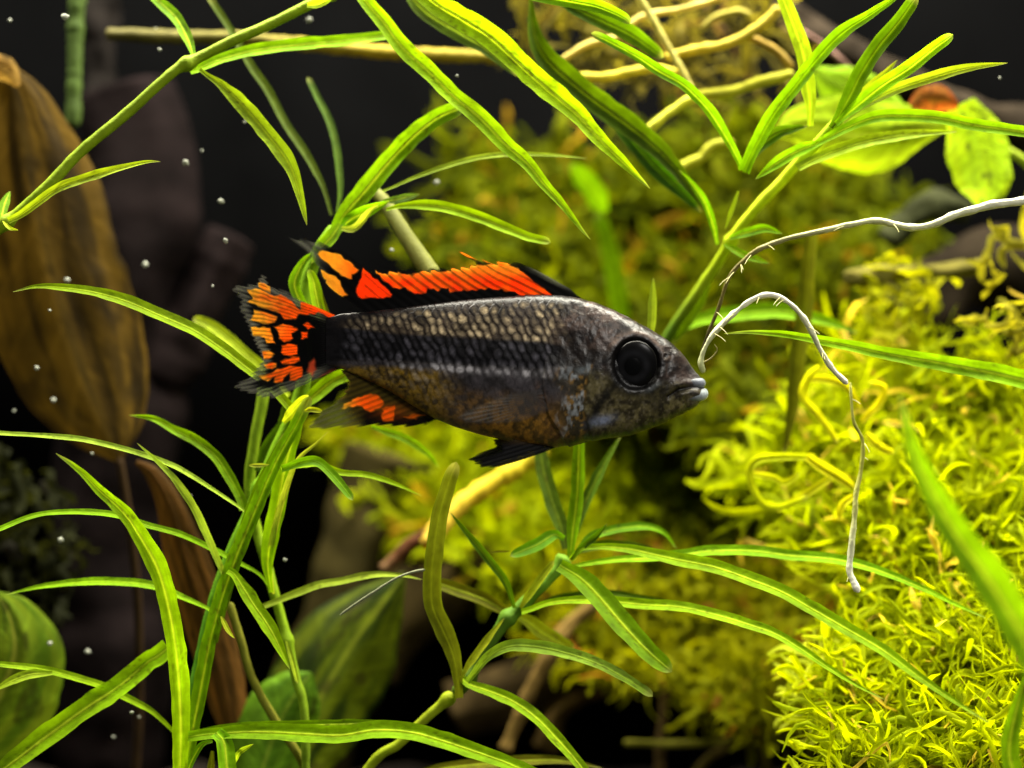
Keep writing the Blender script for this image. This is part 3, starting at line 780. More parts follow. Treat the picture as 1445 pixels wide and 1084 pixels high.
leaf(b, [(305, 1034), (316, 1048), (320, 1084), (324, 1130)], 30, (0.003, 0.0), 'bright', 10, tip=0.5, base=0.7)
leaf(b, [(300, 1046), (284, 1052), (268, 1080), (262, 1110)], 11, (0.006, 0.006), 'mid', 10)
leaf(b, [(330, 1078), (338, 1062), (358, 1050)], 9, (0.004, 0.0), 'yellow', 10)
leaf(b, [(300, 1060), (296, 1100), (288, 1140)], 12, (0.010, 0.010), 'olive', 10)

# C: second stem beside it
c = plant('stem_plant', (436, 1500), 0.016, 'thin stem plant beside the tall one, striped leaves meeting just under the anal fin')
tube(c, [(436, 1510), (432, 1200), (430, 1016), (417, 955), (403, 895), (386, 834), (372, 780), (363, 750), (352, 690), (359, 626), (369, 573), (374, 540)], 14, (0.014, 0.020), [(96, 100, 30), (110, 130, 36), (132, 164, 22), (126, 154, 24)], taper=(0.6, 1.2), nodes=(0.62,))
leaf(c, [(383, 836), (378, 795), (384, 750), (392, 715), (402, 660), (416, 610), (424, 575)], 27, (0.010, 0.009), 'bright', 12, base=0.3, tip=0.6)
leaf(c, [(386, 838), (381, 790), (390, 740), (404, 690), (420, 650), (446, 626), (463, 609)], 10, (0.011, 0.006), 'pale', 20, rib=0.3)
leaf(c, [(362, 665), (378, 630), (398, 600), (408, 572)], 18, (0.016, 0.018), 'dark', 10, rib=0.2)
leaf(c, [(352, 657), (366, 657), (380, 656)], 7, (0.006, 0.006), 'pale', 10, rib=0)
leaf(c, [(396, 660), (412, 658), (432, 656), (449, 655), (480, 667), (520, 671), (560, 684), (595, 700)], 10, (0.006, 0.012), 'bright', 25, rib=0.2, base=1.0)
leaf(c, [(398, 662), (430, 652), (450, 653), (472, 674), (484, 688), (498, 706)], 16, (0.005, 0.000), 'mid', 15, tip=0.4, rib=0.1, base=0.7)
leaf(c, [(430, 580), (440, 578), (455, 581)], 9, (0.005, 0.004), 'yellow', 10, tip=0.5, rib=0)
leaf(c, [(424, 580), (440, 562), (469, 538), (492, 528), (512, 524)], 24, (0.012, 0.014), 'bright', 15, tip=0.5)
leaf(c, [(396, 596), (414, 566), (440, 548), (474, 530)], 22, (0.016, 0.018), 'dark', 10, rib=0.2)
leaf(c, [(400, 596), (420, 572), (436, 558)], 16, (0.008, 0.006), 'yellow', 10, tip=0.5, rib=0.2)
leaf(c, [(368, 858), (403, 844), (447, 827), (480, 821), (524, 812), (564, 812), (596, 818)], 12, (0.014, 0.012), 'pale', 30, rib=0.3, base=0.7)
leaf(c, [(404, 905), (414, 940), (420, 965)], 8, (0.013, 0.010), 'yellow', 10, tip=0.5)

# D: the plant below the fish
d = plant('stem_plant', (330, 1500), 0.014, 'stem plant under the fish with a zigzag stem and leaves spreading right over the moss')
tube(d, [(330, 1500), (430, 1230), (520, 1084), (564, 1049), (598, 1016), (641, 979)], 14, (0.014, 0.012), [(100, 110, 34), (144, 160, 26), (150, 165, 28)], nodes=(0.98,))
tube(d, [(641, 979), (655, 965), (682, 922), (712, 878), (729, 862), (755, 836), (782, 808), (800, 785)], 18, (0.012, 0.014), [(86, 110, 30), (70, 100, 24), (100, 140, 34), (110, 150, 36)], nodes=(0.12, 0.52, 0.97))
leaf(d, [(648, 985), (645, 950), (638, 918), (624, 886), (611, 855), (609, 819), (613, 773), (620, 726), (632, 683), (644, 652)], 30, (0.010, 0.004), (88, 94, 16), 10, tip=0.5, base=0.45, rib=0.15)
leaf(d, [(726, 858), (713, 822), (686, 786), (659, 753), (634, 722)], 13, (0.012, 0.010), 'dark', 15, rib=0.3)
leaf(d, [(719, 778), (706, 778), (692, 779)], 4, (0.012, 0.012), 'olive', 5, rib=0)
leaf(d, [(796, 760), (782, 755), (760, 768), (746, 774), (720, 785)], 20, (0.014, 0.010), 'mid', 12, tip=0.5, rib=0.5)
leaf(d, [(804, 788), (809, 745), (813, 715), (816, 676), (818, 600)], 22, (0.014, 0.016), 'mid', 8, base=0.45, tip=0.6)
leaf(d, [(798, 775), (792, 745), (778, 705), (766, 660), (760, 620)], 26, (0.018, 0.024), 'dark', 10, tip=0.6, rib=0.3)
leaf(d, [(806, 775), (818, 730), (836, 688), (855, 650), (876, 615)], 18, (0.018, 0.022), 'dark', 10, rib=0.4)
leaf(d, [(806, 790), (824, 770), (840, 758), (857, 739)], 11, (0.012, 0.010), 'dark', 10, rib=0.2)
leaf(d, [(808, 790), (832, 760), (862, 749), (905, 743), (935, 751), (955, 775)], 14, (0.016, 0.020), 'mid', 30, rib=0.4)
leaf(d, [(800, 806), (812, 799), (862, 791), (912, 788), (960, 784), (1004, 778), (1061, 778), (1111, 784), (1178, 790), (1229, 802), (1296, 828), (1346, 852), (1396, 874)], 17, (0.014, 0.012), 'bright', 30, base=0.4)
leaf(d, [(806, 790), (826, 773), (879, 774), (928, 784), (960, 791), (1010, 801), (1061, 819), (1104, 836), (1148, 861), (1195, 888), (1246, 918), (1296, 955), (1346, 989), (1395, 1020)], 23, (0.012, -0.010), 'bright', 22, base=0.35)
leaf(d, [(806, 782), (850, 770), (900, 772), (940, 782)], 14, (0.018, 0.020), 'dark', 25, rib=0.2)
leaf(d, [(736, 864), (746, 861), (779, 850), (822, 847), (862, 849), (912, 854), (960, 857), (1010, 868), (1054, 881), (1094, 895), (1128, 915), (1168, 942), (1212, 969), (1250, 988)], 17, (0.012, 0.000), 'bright', 28, base=0.5)
leaf(d, [(740, 862), (790, 846), (850, 840), (910, 846), (960, 852)], 16, (0.018, 0.022), 'dark', 25, rib=0.2)
leaf(d, [(790, 798), (819, 816), (845, 842), (872, 874), (900, 905), (924, 928), (948, 948)], 36, (0.008, -0.002), 'mid', 12, tip=0.7, base=0.6)
leaf(d, [(660, 962), (668, 952), (688, 928), (718, 913), (755, 913), (799, 922), (843, 937), (883, 958), (921, 983)], 20, (0.008, -0.002), (140, 170, 44), 25, tip=0.5, base=0.5, rib=0.2)
leaf(d, [(652, 958), (662, 966), (688, 975), (722, 989), (755, 1012), (782, 1039), (809, 1069), (842, 1110)], 21, (0.010, 0.004), 'bright', 18, base=0.6, tip=0.6)
leaf(d, [(652, 956), (662, 938), (686, 905), (712, 872)], 12, (0.009, 0.010), 'yellow', 20, rib=0.2)
leaf(d, [(735, 858), (752, 832), (770, 808), (782, 792)], 13, (0.010, 0.010), 'yellow', 20, tip=0.5, rib=0.2)
leaf(d, [(720, 868), (690, 850), (668, 841), (624, 826), (600, 818)], 22, (0.020, 0.018), 'olive', 20, tip=0.6, base=0.6)
leaf(d, [(728, 868), (748, 880), (770, 896), (810, 918)], 24, (0.020, 0.026), 'olive', 20, tip=0.7)
leaf(d, [(524, 602), (546, 610), (573, 620), (603, 640), (619, 660)], 13, (0.020, 0.024), 'mid', 15, rib=0.4)
leaf(d, [(560, 1100), (621, 1086), (690, 1078), (782, 1073), (850, 1084)], 18, (0.016, 0.016), 'olive', 25)

# E: the plant at the upper right
e = plant('stem_plant', (900, 560), 0.024, 'bright plant at the upper right whose whorls of leaves cross the pale broad leaves')
tube(e, [(880, 600), (940, 480), (985, 412), (1012, 372), (1027, 348), (1041, 326), (1071, 289), (1104, 255), (1124, 232), (1148, 208), (1175, 178), (1205, 150)], 15, (0.034, 0.010),
     [(60, 84, 12), (80, 110, 16), (190, 210, 30), (214, 228, 44), (160, 200, 30)], taper=(1.1, 0.9), nodes=(0.52, 0.82))
leaf(e, [(1143, 178), (1143, 144), (1138, 111), (1134, 77), (1121, 37), (1106, 0), (1098, -25)], 25, (0.012, 0.010), 'yellow', 12, base=0.4, tip=0.5, rib=0.4)
leaf(e, [(1050, 242), (1071, 198), (1094, 158), (1121, 124), (1155, 81), (1188, 47), (1229, 20), (1262, -2), (1290, -20)], 24, (0.012, 0.002), 'mid', 15, base=0.9, rib=0.1)
leaf(e, [(1172, 180), (1182, 166), (1198, 138), (1215, 104), (1239, 67), (1269, 30), (1294, -6)], 27, (0.010, 0.004), 'dark', 12, tip=0.7, base=0.35, rib=0.2)
leaf(e, [(1180, 175), (1208, 151), (1245, 121), (1282, 97), (1316, 70), (1345, 49)], 23, (0.009, 0.004), 'bright', 15, tip=0.5, base=0.4)
leaf(e, [(1196, 162), (1215, 136), (1249, 104), (1266, 85)], 14, (0.010, 0.010), 'yellow', 15)
leaf(e, [(1190, 172), (1215, 152), (1262, 128), (1312, 111), (1363, 97), (1422, 89)], 18, (0.009, 0.002), 'yellow', 25, base=0.5)
leaf(e, [(1148, 206), (1160, 199), (1195, 181), (1235, 166), (1279, 164), (1329, 168), (1380, 178), (1445, 187), (1520, 200)], 20, (0.009, 0.004), 'bright', 25, base=0.6, tip=0.6)
leaf(e, [(1126, 238), (1148, 226), (1195, 208), (1245, 196), (1296, 189), (1350, 186)], 19, (0.010, 0.012), 'yellow', 28, base=0.7)
leaf(e, [(1052, 244), (1062, 216), (1094, 190), (1120, 182), (1140, 178)], 22, (0.014, 0.012), 'dark', 15, rib=0.2)
leaf(e, [(1160, 200), (1121, 216), (1094, 232), (1066, 253)], 20, (0.011, 0.010), 'bright', 15)
leaf(e, [(1042, 270), (1037, 284), (1030, 305), (1023, 324)], 7, (0.016, 0.016), 'yellow', 10, rib=0.3)
leaf(e, [(1046, 240), (1044, 231), (1027, 198), (1004, 161), (980, 134), (960, 117), (929, 100), (899, 80), (862, 60), (834, 47)], 18, (0.013, 0.004), 'mid', 20, base=0.6, tip=0.6, rib=0.6)
leaf(e, [(1012, 345), (1006, 318), (994, 285), (975, 258), (958, 240)], 12, (0.020, 0.018), 'mid', 15)
leaf(e, [(1030, 336), (1056, 328), (1080, 323), (1104, 330)], 15, (0.016, 0.014), 'mid', 20)
leaf(e, [(1022, 345), (1050, 360), (1086, 372)], 12, (0.018, 0.016), 'mid', 20)
leaf(e, [(950, 470), (990, 452), (1040, 444), (1100, 440), (1160, 452), (1210, 470)], 26, (0.034, 0.036), 'mid', 25, rib=0.2)
leaf(e, [(1146, 330), (1141, 380), (1136, 440), (1128, 494), (1118, 578), (1105, 646)], 27, (0.034, 0.034), 'olive', 10, base=0.8, rib=0.1)
leaf(e, [(918, 480), (921, 440), (922, 392)], 14, (0.012, 0.014), 'yellow', 10, rib=0.4)
leaf(e, [(1000, 400), (978, 440), (950, 485)], 22, (0.030, 0.034), 'dark', 10, rib=0.1)

# F: the shoot whose long leaves hang in from above
fpl = plant('stem_plant', (600, -90), 0.016, 'shoot hanging in from above the frame, long striped leaves pointing down at the fish')
tube(fpl, [(470, -100), (540, -62), (640, -50), (760, -40), (860, -60)], 16, (0.016, 0.016), GR)
leaf(fpl, [(488, -50), (513, -2), (540, 30), (566, 66), (603, 100), (639, 136), (676, 166), (712, 203), (742, 229), (769, 262), (796, 292), (819, 322), (833, 338)], 29, (0.010, 0.002), 'bright', 15, base=0.7)
leaf(fpl, [(560, -40), (613, 4), (653, 28), (693, 54), (732, 90), (772, 126), (812, 160), (845, 196), (879, 229), (917, 266)], 37, (0.012, 0.004), 'bright', 14, base=0.7)
leaf(fpl, [(560, -30), (600, 16), (645, 44), (690, 72), (730, 108)], 30, (0.018, 0.020), 'dull', 15, rib=0.3)
leaf(fpl, [(748, -20), (750, 20), (756, 55), (772, 84), (799, 110), (839, 142), (879, 171), (919, 203), (955, 240), (1003, 305)], 38, (0.022, 0.020), 'dark', 12, base=0.1, rib=0.25)
leaf(fpl, [(860, 160), (890, 195), (920, 230), (955, 265), (990, 300)], 30, (0.026, 0.026), 'deep', 8, rib=0.1, base=0.6)
leaf(fpl, [(700, -16), (760, -6), (812, 3), (845, 10), (879, 25), (889, 34)], 22, (0.008, 0.004), 'bright', 18, tip=0.5, rib=0.5)
leaf(fpl, [(780, -4), (812, 12), (862, 35), (895, 52), (936, 82)], 28, (0.014, 0.018), 'dark', 15, tip=0.7, rib=0.1)

# G: long leaf on the right, H: blurred near leaf
g = plant('strap_leaf_plant', (1640, 1180), 0.010, 'plant at the right edge whose one long striped leaf reaches toward the fish mouth', None)
leaf(g, [(1640, 1180), (1600, 760), (1545, 590), (1500, 549), (1445, 537), (1396, 526), (1329, 513), (1262, 502), (1195, 488), (1148, 479), (1104, 472), (1061, 469), (1022, 471)], 34, (0.006, 0.006), 'bright', 18, base=0.9, tip=1.0)
h = plant('strap_leaf_plant', (1640, 1290), -0.045, 'out of focus green leaf leaning over the yellow moss at the right edge', None)
leaf(h, [(1640, 1290), (1540, 1080), (1480, 965), (1445, 900), (1418, 854), (1386, 804), (1352, 758), (1324, 710), (1298, 660), (1282, 615), (1270, 556)], 62, (-0.056, -0.040), 'bright', 12, base=0.95, fold=0.5, rib=0.9)
h2 = plant('strap_leaf_plant', (1460, 1290), 0.0, 'small green leaf tip standing in the corner under the yellow moss', None)
leaf(h2, [(1460, 1250), (1440, 1120), (1424, 1060), (1440, 980), (1460, 930)], 30, (-0.020, -0.015), 'mid', 15)
far = plant('submerged_stalk', (860, 640), 0.06, 'blurred bright green shoot glowing in the olive moss above the fish back', None)
leaf(far, [(880, 480), (868, 400), (856, 340), (842, 300)], 30, (0.095, 0.085), 'mid', 10, base=0.8, tip=0.5, rib=0.1)
leaf(far, [(852, 300), (838, 272), (822, 252), (804, 232)], 36, (0.09, 0.08), 'bright', 10, tip=0.5, rib=0.1)

# ------------------------------------------------------------------ broad leaves
bl = empty('broad_leaf_plant', P(60, 1500, 0.06), 'big translucent brown leaf with dark veins hanging beside the black background', 'plant')
blade(bl, [(8, 88), (26, 150), (46, 260), (78, 400), (116, 520), (150, 605), (168, 650)], [(4, 6), (50, 48), (84, 88), (98, 100), (92, 92), (52, 58), (6, 8)], (0.038, 0.046), (94, 72, 22), (44, 33, 11), veins=3, name='blade', rib=(70, 56, 20), seed=3, cup=0.3, ridge=0.02)
tube(bl, [(168, 646), (186, 760), (196, 900), (190, 1100), (150, 1300), (60, 1500)], 12, (0.046, 0.06), (60, 44, 26), name='petiole')
blade(bl, [(-60, 78), (-20, 92), (8, 100), (26, 122)], [(6, 6), (16, 18), (16, 18), (3, 4)], (0.034, 0.036), (176, 140, 70), (140, 104, 44), veins=2, name='withered_tip', rib=(150, 120, 60), seed=13)
bl2 = empty('broad_leaf_plant', P(330, 1500, 0.05), 'narrow withered orange brown leaf with a curled tip behind the tall stem', 'plant')
blade(bl2, [(192, 652), (216, 668), (240, 710), (262, 780), (292, 870), (316, 960), (330, 1040), (334, 1110)], [(3, 4), (12, 10), (20, 18), (30, 28), (36, 32), (32, 30), (18, 18), (5, 5)], (0.030, 0.034), (106, 72, 30), (74, 52, 22), veins=3, rib=(120, 80, 36), seed=5)
tube(bl2, [(333, 1105), (334, 1300), (330, 1500)], 10, (0.034, 0.05), (90, 60, 26), name='petiole')
bl3 = empty('broad_leaf_plant', P(-40, 1500, 0.03), 'broad green leaf rising from the lower left corner behind the slanting strap leaf', 'plant')
blade(bl3, [(-70, 1130), (-40, 1050), (0, 980), (20, 920), (12, 868), (-6, 836)], [(10, 10), (60, 80), (80, 92), (70, 60), (40, 26), (3, 3)], (0.028, 0.030), (112, 132, 24), (84, 112, 18), veins=3, rib=(180, 180, 60), seed=8)
tube(bl3, [(-70, 1125), (-60, 1300), (-40, 1500)], 14, (0.028, 0.03), (90, 110, 30), name='petiole')
bl4 = empty('broad_leaf_plant', P(470, 1500, 0.04), 'rounded green leaf in the shade under the fish, right of the thin stem', 'plant')
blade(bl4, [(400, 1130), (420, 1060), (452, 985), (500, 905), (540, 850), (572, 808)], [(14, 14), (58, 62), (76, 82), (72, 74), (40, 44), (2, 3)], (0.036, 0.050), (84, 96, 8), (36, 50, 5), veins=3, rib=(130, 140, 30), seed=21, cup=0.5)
tube(bl4, [(400, 1126), (420, 1300), (470, 1500)], 14, (0.036, 0.04), (90, 100, 30), name='petiole')
blade(bl4, [(350, 1150), (372, 1080), (394, 1020), (420, 975), (440, 950)], [(10, 10), (46, 50), (52, 58), (40, 40), (4, 4)], (0.030, 0.034), (88, 124, 22), (70, 104, 16), veins=3, rib=(130, 150, 40), seed=23, cup=0.4)
bl5 = empty('broad_leaf_plant', P(1500, 420, 0.05), 'pale yellow green broad leaves glowing at the upper right behind the whorl', 'plant')
blade(bl5, [(1340, 176), (1290, 182), (1240, 192), (1190, 190), (1130, 178), (1094, 190)], [(3, 3), (34, 30), (52, 50), (62, 48), (30, 30), (3, 3)], (0.046, 0.050), (176, 206, 30), (150, 182, 18), veins=2, rib=(190, 210, 70), seed=31)
blade(bl5, [(1350, 150), (1372, 190), (1384, 225), (1388, 262), (1384, 292)], [(16, 26), (40, 40), (44, 40), (34, 36), (6, 8)], (0.044, 0.040), (172, 202, 10), (146, 180, 8), veins=2, rib=(150, 200, 30), seed=33)
blade(bl5, [(1150, 100), (1180, 118), (1215, 130), (1250, 146), (1280, 158)], [(8, 8), (30, 26), (32, 30), (22, 20), (4, 4)], (0.052, 0.050), (150, 190, 30), (128, 172, 22), veins=2, rib=(180, 200, 60), seed=35)
blade(bl5, [(1285, 150), (1305, 138), (1328, 138), (1352, 150)], [(6, 6), (22, 16), (24, 16), (6, 4)], (0.040, 0.040), (176, 84, 30), (150, 96, 34), veins=1, rib=(150, 90, 40), seed=37, name='withered_lobe')
tube(bl5, [(1340, 176), (1400, 200), (1470, 260), (1500, 420)], 12, (0.046, 0.05), (150, 170, 40), name='petiole')

# ------------------------------------------------------------------ stalks and sticks behind
def stalk(name, label, cat, segs, group=None):
    b0 = segs[0]
    r = empty(name, P(b0[0][0][0], b0[0][0][1], b0[2][0]), label, cat, group)
    for pts, w, dd, col in segs:
        tube(r, pts, w, dd, col, name='stalk', rough=0.22, mott=0.8, mat=M_stem)
    return r
stalk('submerged_stalk', 'long blurred tan stalk lying level across the black background near the top', 'stalk',
      [([(150, 48), (240, 52), (330, 54), (420, 62), (520, 72), (620, 78), (724, 82)], 19, (0.045, 0.045), [(84, 78, 36), (110, 104, 40), (160, 140, 36), (140, 126, 36)])])
stalk('submerged_stalk', 'dim upright green stalk beside the top of the big brown leaf', 'stalk',
      [([(110, -30), (107, 40), (105, 110), (103, 180)], 21, (0.055, 0.055), (66, 84, 34))])
stalk('submerged_stalk', 'twiggy old yellow stalks branching among the leaves above the fish head', 'stalk',
      [([(897, -20), (904, 0), (923, 31), (943, 67), (962, 100), (980, 134)], 10, (0.035, 0.035), (190, 180, 90)),
       ([(940, 81), (979, 71), (1019, 64), (1052, 50), (1080, 31), (1100, 10)], 14, (0.038, 0.038), (190, 170, 54)),
       ([(800, 106), (817, 109), (856, 109), (892, 101), (926, 97), (960, 108)], 15, (0.036, 0.036), (206, 190, 56)),
       ([(975, 140), (985, 135), (1033, 129), (1066, 118), (1120, 104)], 15, (0.038, 0.038), (170, 168, 40)),
       ([(912, 186), (940, 163), (968, 143), (985, 136)], 13, (0.034, 0.034), (206, 204, 60)),
       ([(792, 86), (828, 64), (858, 56), (880, 52)], 10, (0.040, 0.040), (190, 170, 84)),
       ([(880, 40), (912, 22), (957, 14), (1007, 0), (1040, -14)], 9, (0.040, 0.040), (206, 186, 96)),
       ([(955, 240), (975, 230), (991, 222), (1007, 205), (1036, 202)], 15, (0.042, 0.042), (160, 160, 34)),
       ([(1052, 50), (1078, 62), (1100, 76), (1118, 96)], 11, (0.040, 0.040), (150, 124, 44)),
       ([(990, 40), (1010, 24), (1040, 16), (1060, 22)], 8, (0.046, 0.046), (150, 140, 54))])
stalk('submerged_stalk', 'thick yellow blurred stalk sloping down below the pelvic fin to a rusty end', 'stalk',
      [([(600, 772), (622, 742), (650, 712), (690, 684), (730, 660), (770, 630)], 27, (0.040, 0.050), [(206, 170, 60), (206, 176, 44), (190, 168, 30), (160, 150, 24)]),
       ([(540, 806), (556, 790), (574, 772), (596, 758), (612, 750)], 20, (0.056, 0.056), [(120, 92, 60), (96, 60, 34), (84, 46, 22), (80, 50, 20)])])
def wood(name, label, segs):
    b0 = segs[0]
    r = empty(name, P(b0[0][0][0], b0[0][0][1], b0[2]), label, 'driftwood')
    for pts, w, dd, col in segs:
        tube(r, pts, w, (dd, dd), col, name='limb', rough=0.4, sides=28, mat=M_wood, mott=0.9, wl=max(40.0, w * 1.1))
    return r
wood('driftwood', 'dark purplish driftwood trunk standing behind the big brown leaf', [([(120, 1480), (150, 1100), (160, 900), (150, 760), (170, 600), (190, 400), (205, 240), (175, 120)], 150, 0.10, (16, 11, 11)),
      ([(160, 860), (220, 560), (280, 430), (330, 330)], 70, 0.10, (22, 16, 16)), ([(150, 420), (140, 200), (142, 60), (140, -60)], 50, 0.10, (22, 19, 17))])
wood('driftwood', 'brown driftwood branch sloping behind the pale broad leaves', [([(1080, 20), (1160, 60), (1250, 110), (1360, 160), (1500, 210)], 62, 0.085, (36, 30, 23)), ([(1130, 44), (1170, 70), (1215, 112)], 8, 0.06, (150, 116, 104))])
wood('driftwood', 'driftwood log lying under the moss at the bottom, with upright tan twigs', [([(640, 1010), (760, 960), (880, 930), (1020, 920), (1180, 930), (1320, 960)], 90, 0.088, (44, 35, 18)),
      ([(712, 1060), (742, 990), (778, 920), (806, 880), (850, 846)], 20, 0.062, (112, 90, 46)), ([(930, 1100), (934, 1030), (940, 960)], 16, 0.07, (82, 66, 36)), ([(1085, 1100), (1078, 1050), (1066, 990)], 15, 0.066, (124, 114, 50)),
      ([(960, 1120), (1000, 1070), (1060, 1040)], 13, 0.07, (96, 84, 44)), ([(770, 1060), (790, 1000), (860, 960), (890, 920)], 34, 0.085, (66, 52, 24)), ([(880, 1048), (960, 1050), (1040, 1046)], 11, 0.066, (98, 96, 30))])
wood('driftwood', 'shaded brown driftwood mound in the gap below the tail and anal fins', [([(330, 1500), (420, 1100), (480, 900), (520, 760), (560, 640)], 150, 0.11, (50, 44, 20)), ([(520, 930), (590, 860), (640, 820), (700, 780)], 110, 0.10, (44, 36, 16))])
wood('driftwood', 'dark driftwood knot in the gap between white root and yellow moss', [([(1240, 470), (1320, 410), (1400, 380), (1520, 390)], 110, 0.085, (34, 28, 20)), ([(1250, 340), (1310, 290), (1370, 300)], 40, 0.075, (44, 46, 28)), ([(1190, 392), (1280, 385), (1390, 378)], 24, 0.05, (96, 90, 40))])

# ------------------------------------------------------------------ white roots
def root_thing(label, segs):
    p0 = segs[0][0][0]
    r = empty('aerial_root', P(p0[0], p0[1], segs[0][2][0]), label, 'root', 'white roots hanging in the water')
    hr = np.random.default_rng(len(label))
    pts0, w0, dd0 = segs[0][0], segs[0][1], segs[0][2]
    for q in range(0 if w0 < 5 else 9):
        i = int(hr.integers(1, len(pts0) - 2)); u = hr.uniform()
        x0 = pts0[i][0] * (1 - u) + pts0[i + 1][0] * u; y0 = pts0[i][1] * (1 - u) + pts0[i + 1][1] * u
        ax, ay = hr.uniform(-16, 16), hr.uniform(4, 18)
        tube(r, [(x0, y0), (x0 + ax * 0.6, y0 + ay * 0.5), (x0 + ax, y0 + ay)], 1.8, (dd0[0], dd0[0] - 0.002), (176, 170, 110), taper=(1, 0.4), name='root_hair', mat=M_root, sides=5)
    for pts, w, dd, col, tp in segs:
        tube(r, pts, w, dd, col, taper=tp, name='root_strand', rough=0.3, mat=M_root, mott=0.6)
WH = (226, 226, 196)
root_thing('long white root under the pale broad leaves, turning brown toward the fish mouth',
           [([(1520, 272), (1445, 283), (1396, 290), (1346, 304), (1316, 317), (1282, 321), (1239, 312), (1202, 317), (1161, 326), (1111, 337), (1071, 352), (1052, 366), (1030, 390), (1014, 434), (998, 474), (988, 506)], 11, (0.0, 0.006),
             [(240, 236, 220), (226, 226, 190), (206, 206, 150), (120, 110, 44), (52, 44, 18)], (1.2, 0.4))])
root_thing('white root looping like an arch just in front of the fish mouth',
           [([(993, 526), (989, 508), (1000, 481), (1020, 457), (1051, 430), (1077, 417), (1101, 420), (1124, 437), (1141, 461), (1158, 494), (1175, 521), (1196, 542)], 8.5, (0.002, 0.004), [(170, 176, 110), (230, 230, 190), (240, 236, 216), (226, 226, 180), (236, 230, 210)], (0.9, 0.9)),
            ([(992, 512), (1004, 505), (1012, 494), (1008, 486)], 2.5, (0.003, 0.003), (130, 120, 60), (1, 0.6))])
root_thing('thin root hanging straight down over the yellow moss to a white tip',
           [([(1200, 540), (1201, 560), (1205, 595), (1217, 622), (1215, 662), (1208, 696), (1206, 730), (1202, 764), (1199, 804), (1204, 820), (1212, 836)], 6, (0.006, 0.002), [(190, 190, 90), (160, 160, 60), (180, 180, 70), (200, 200, 110), (226, 226, 180), (240, 236, 220)], (0.6, 1.6))])
root_thing('hair thin grey root crossing in front of the shaded round leaf under the fish',
           [([(480, 868), (505, 850), (530, 834), (555, 818), (580, 808), (600, 804)], 3.5, (0.006, 0.006), (130, 134, 100), (1, 1))])

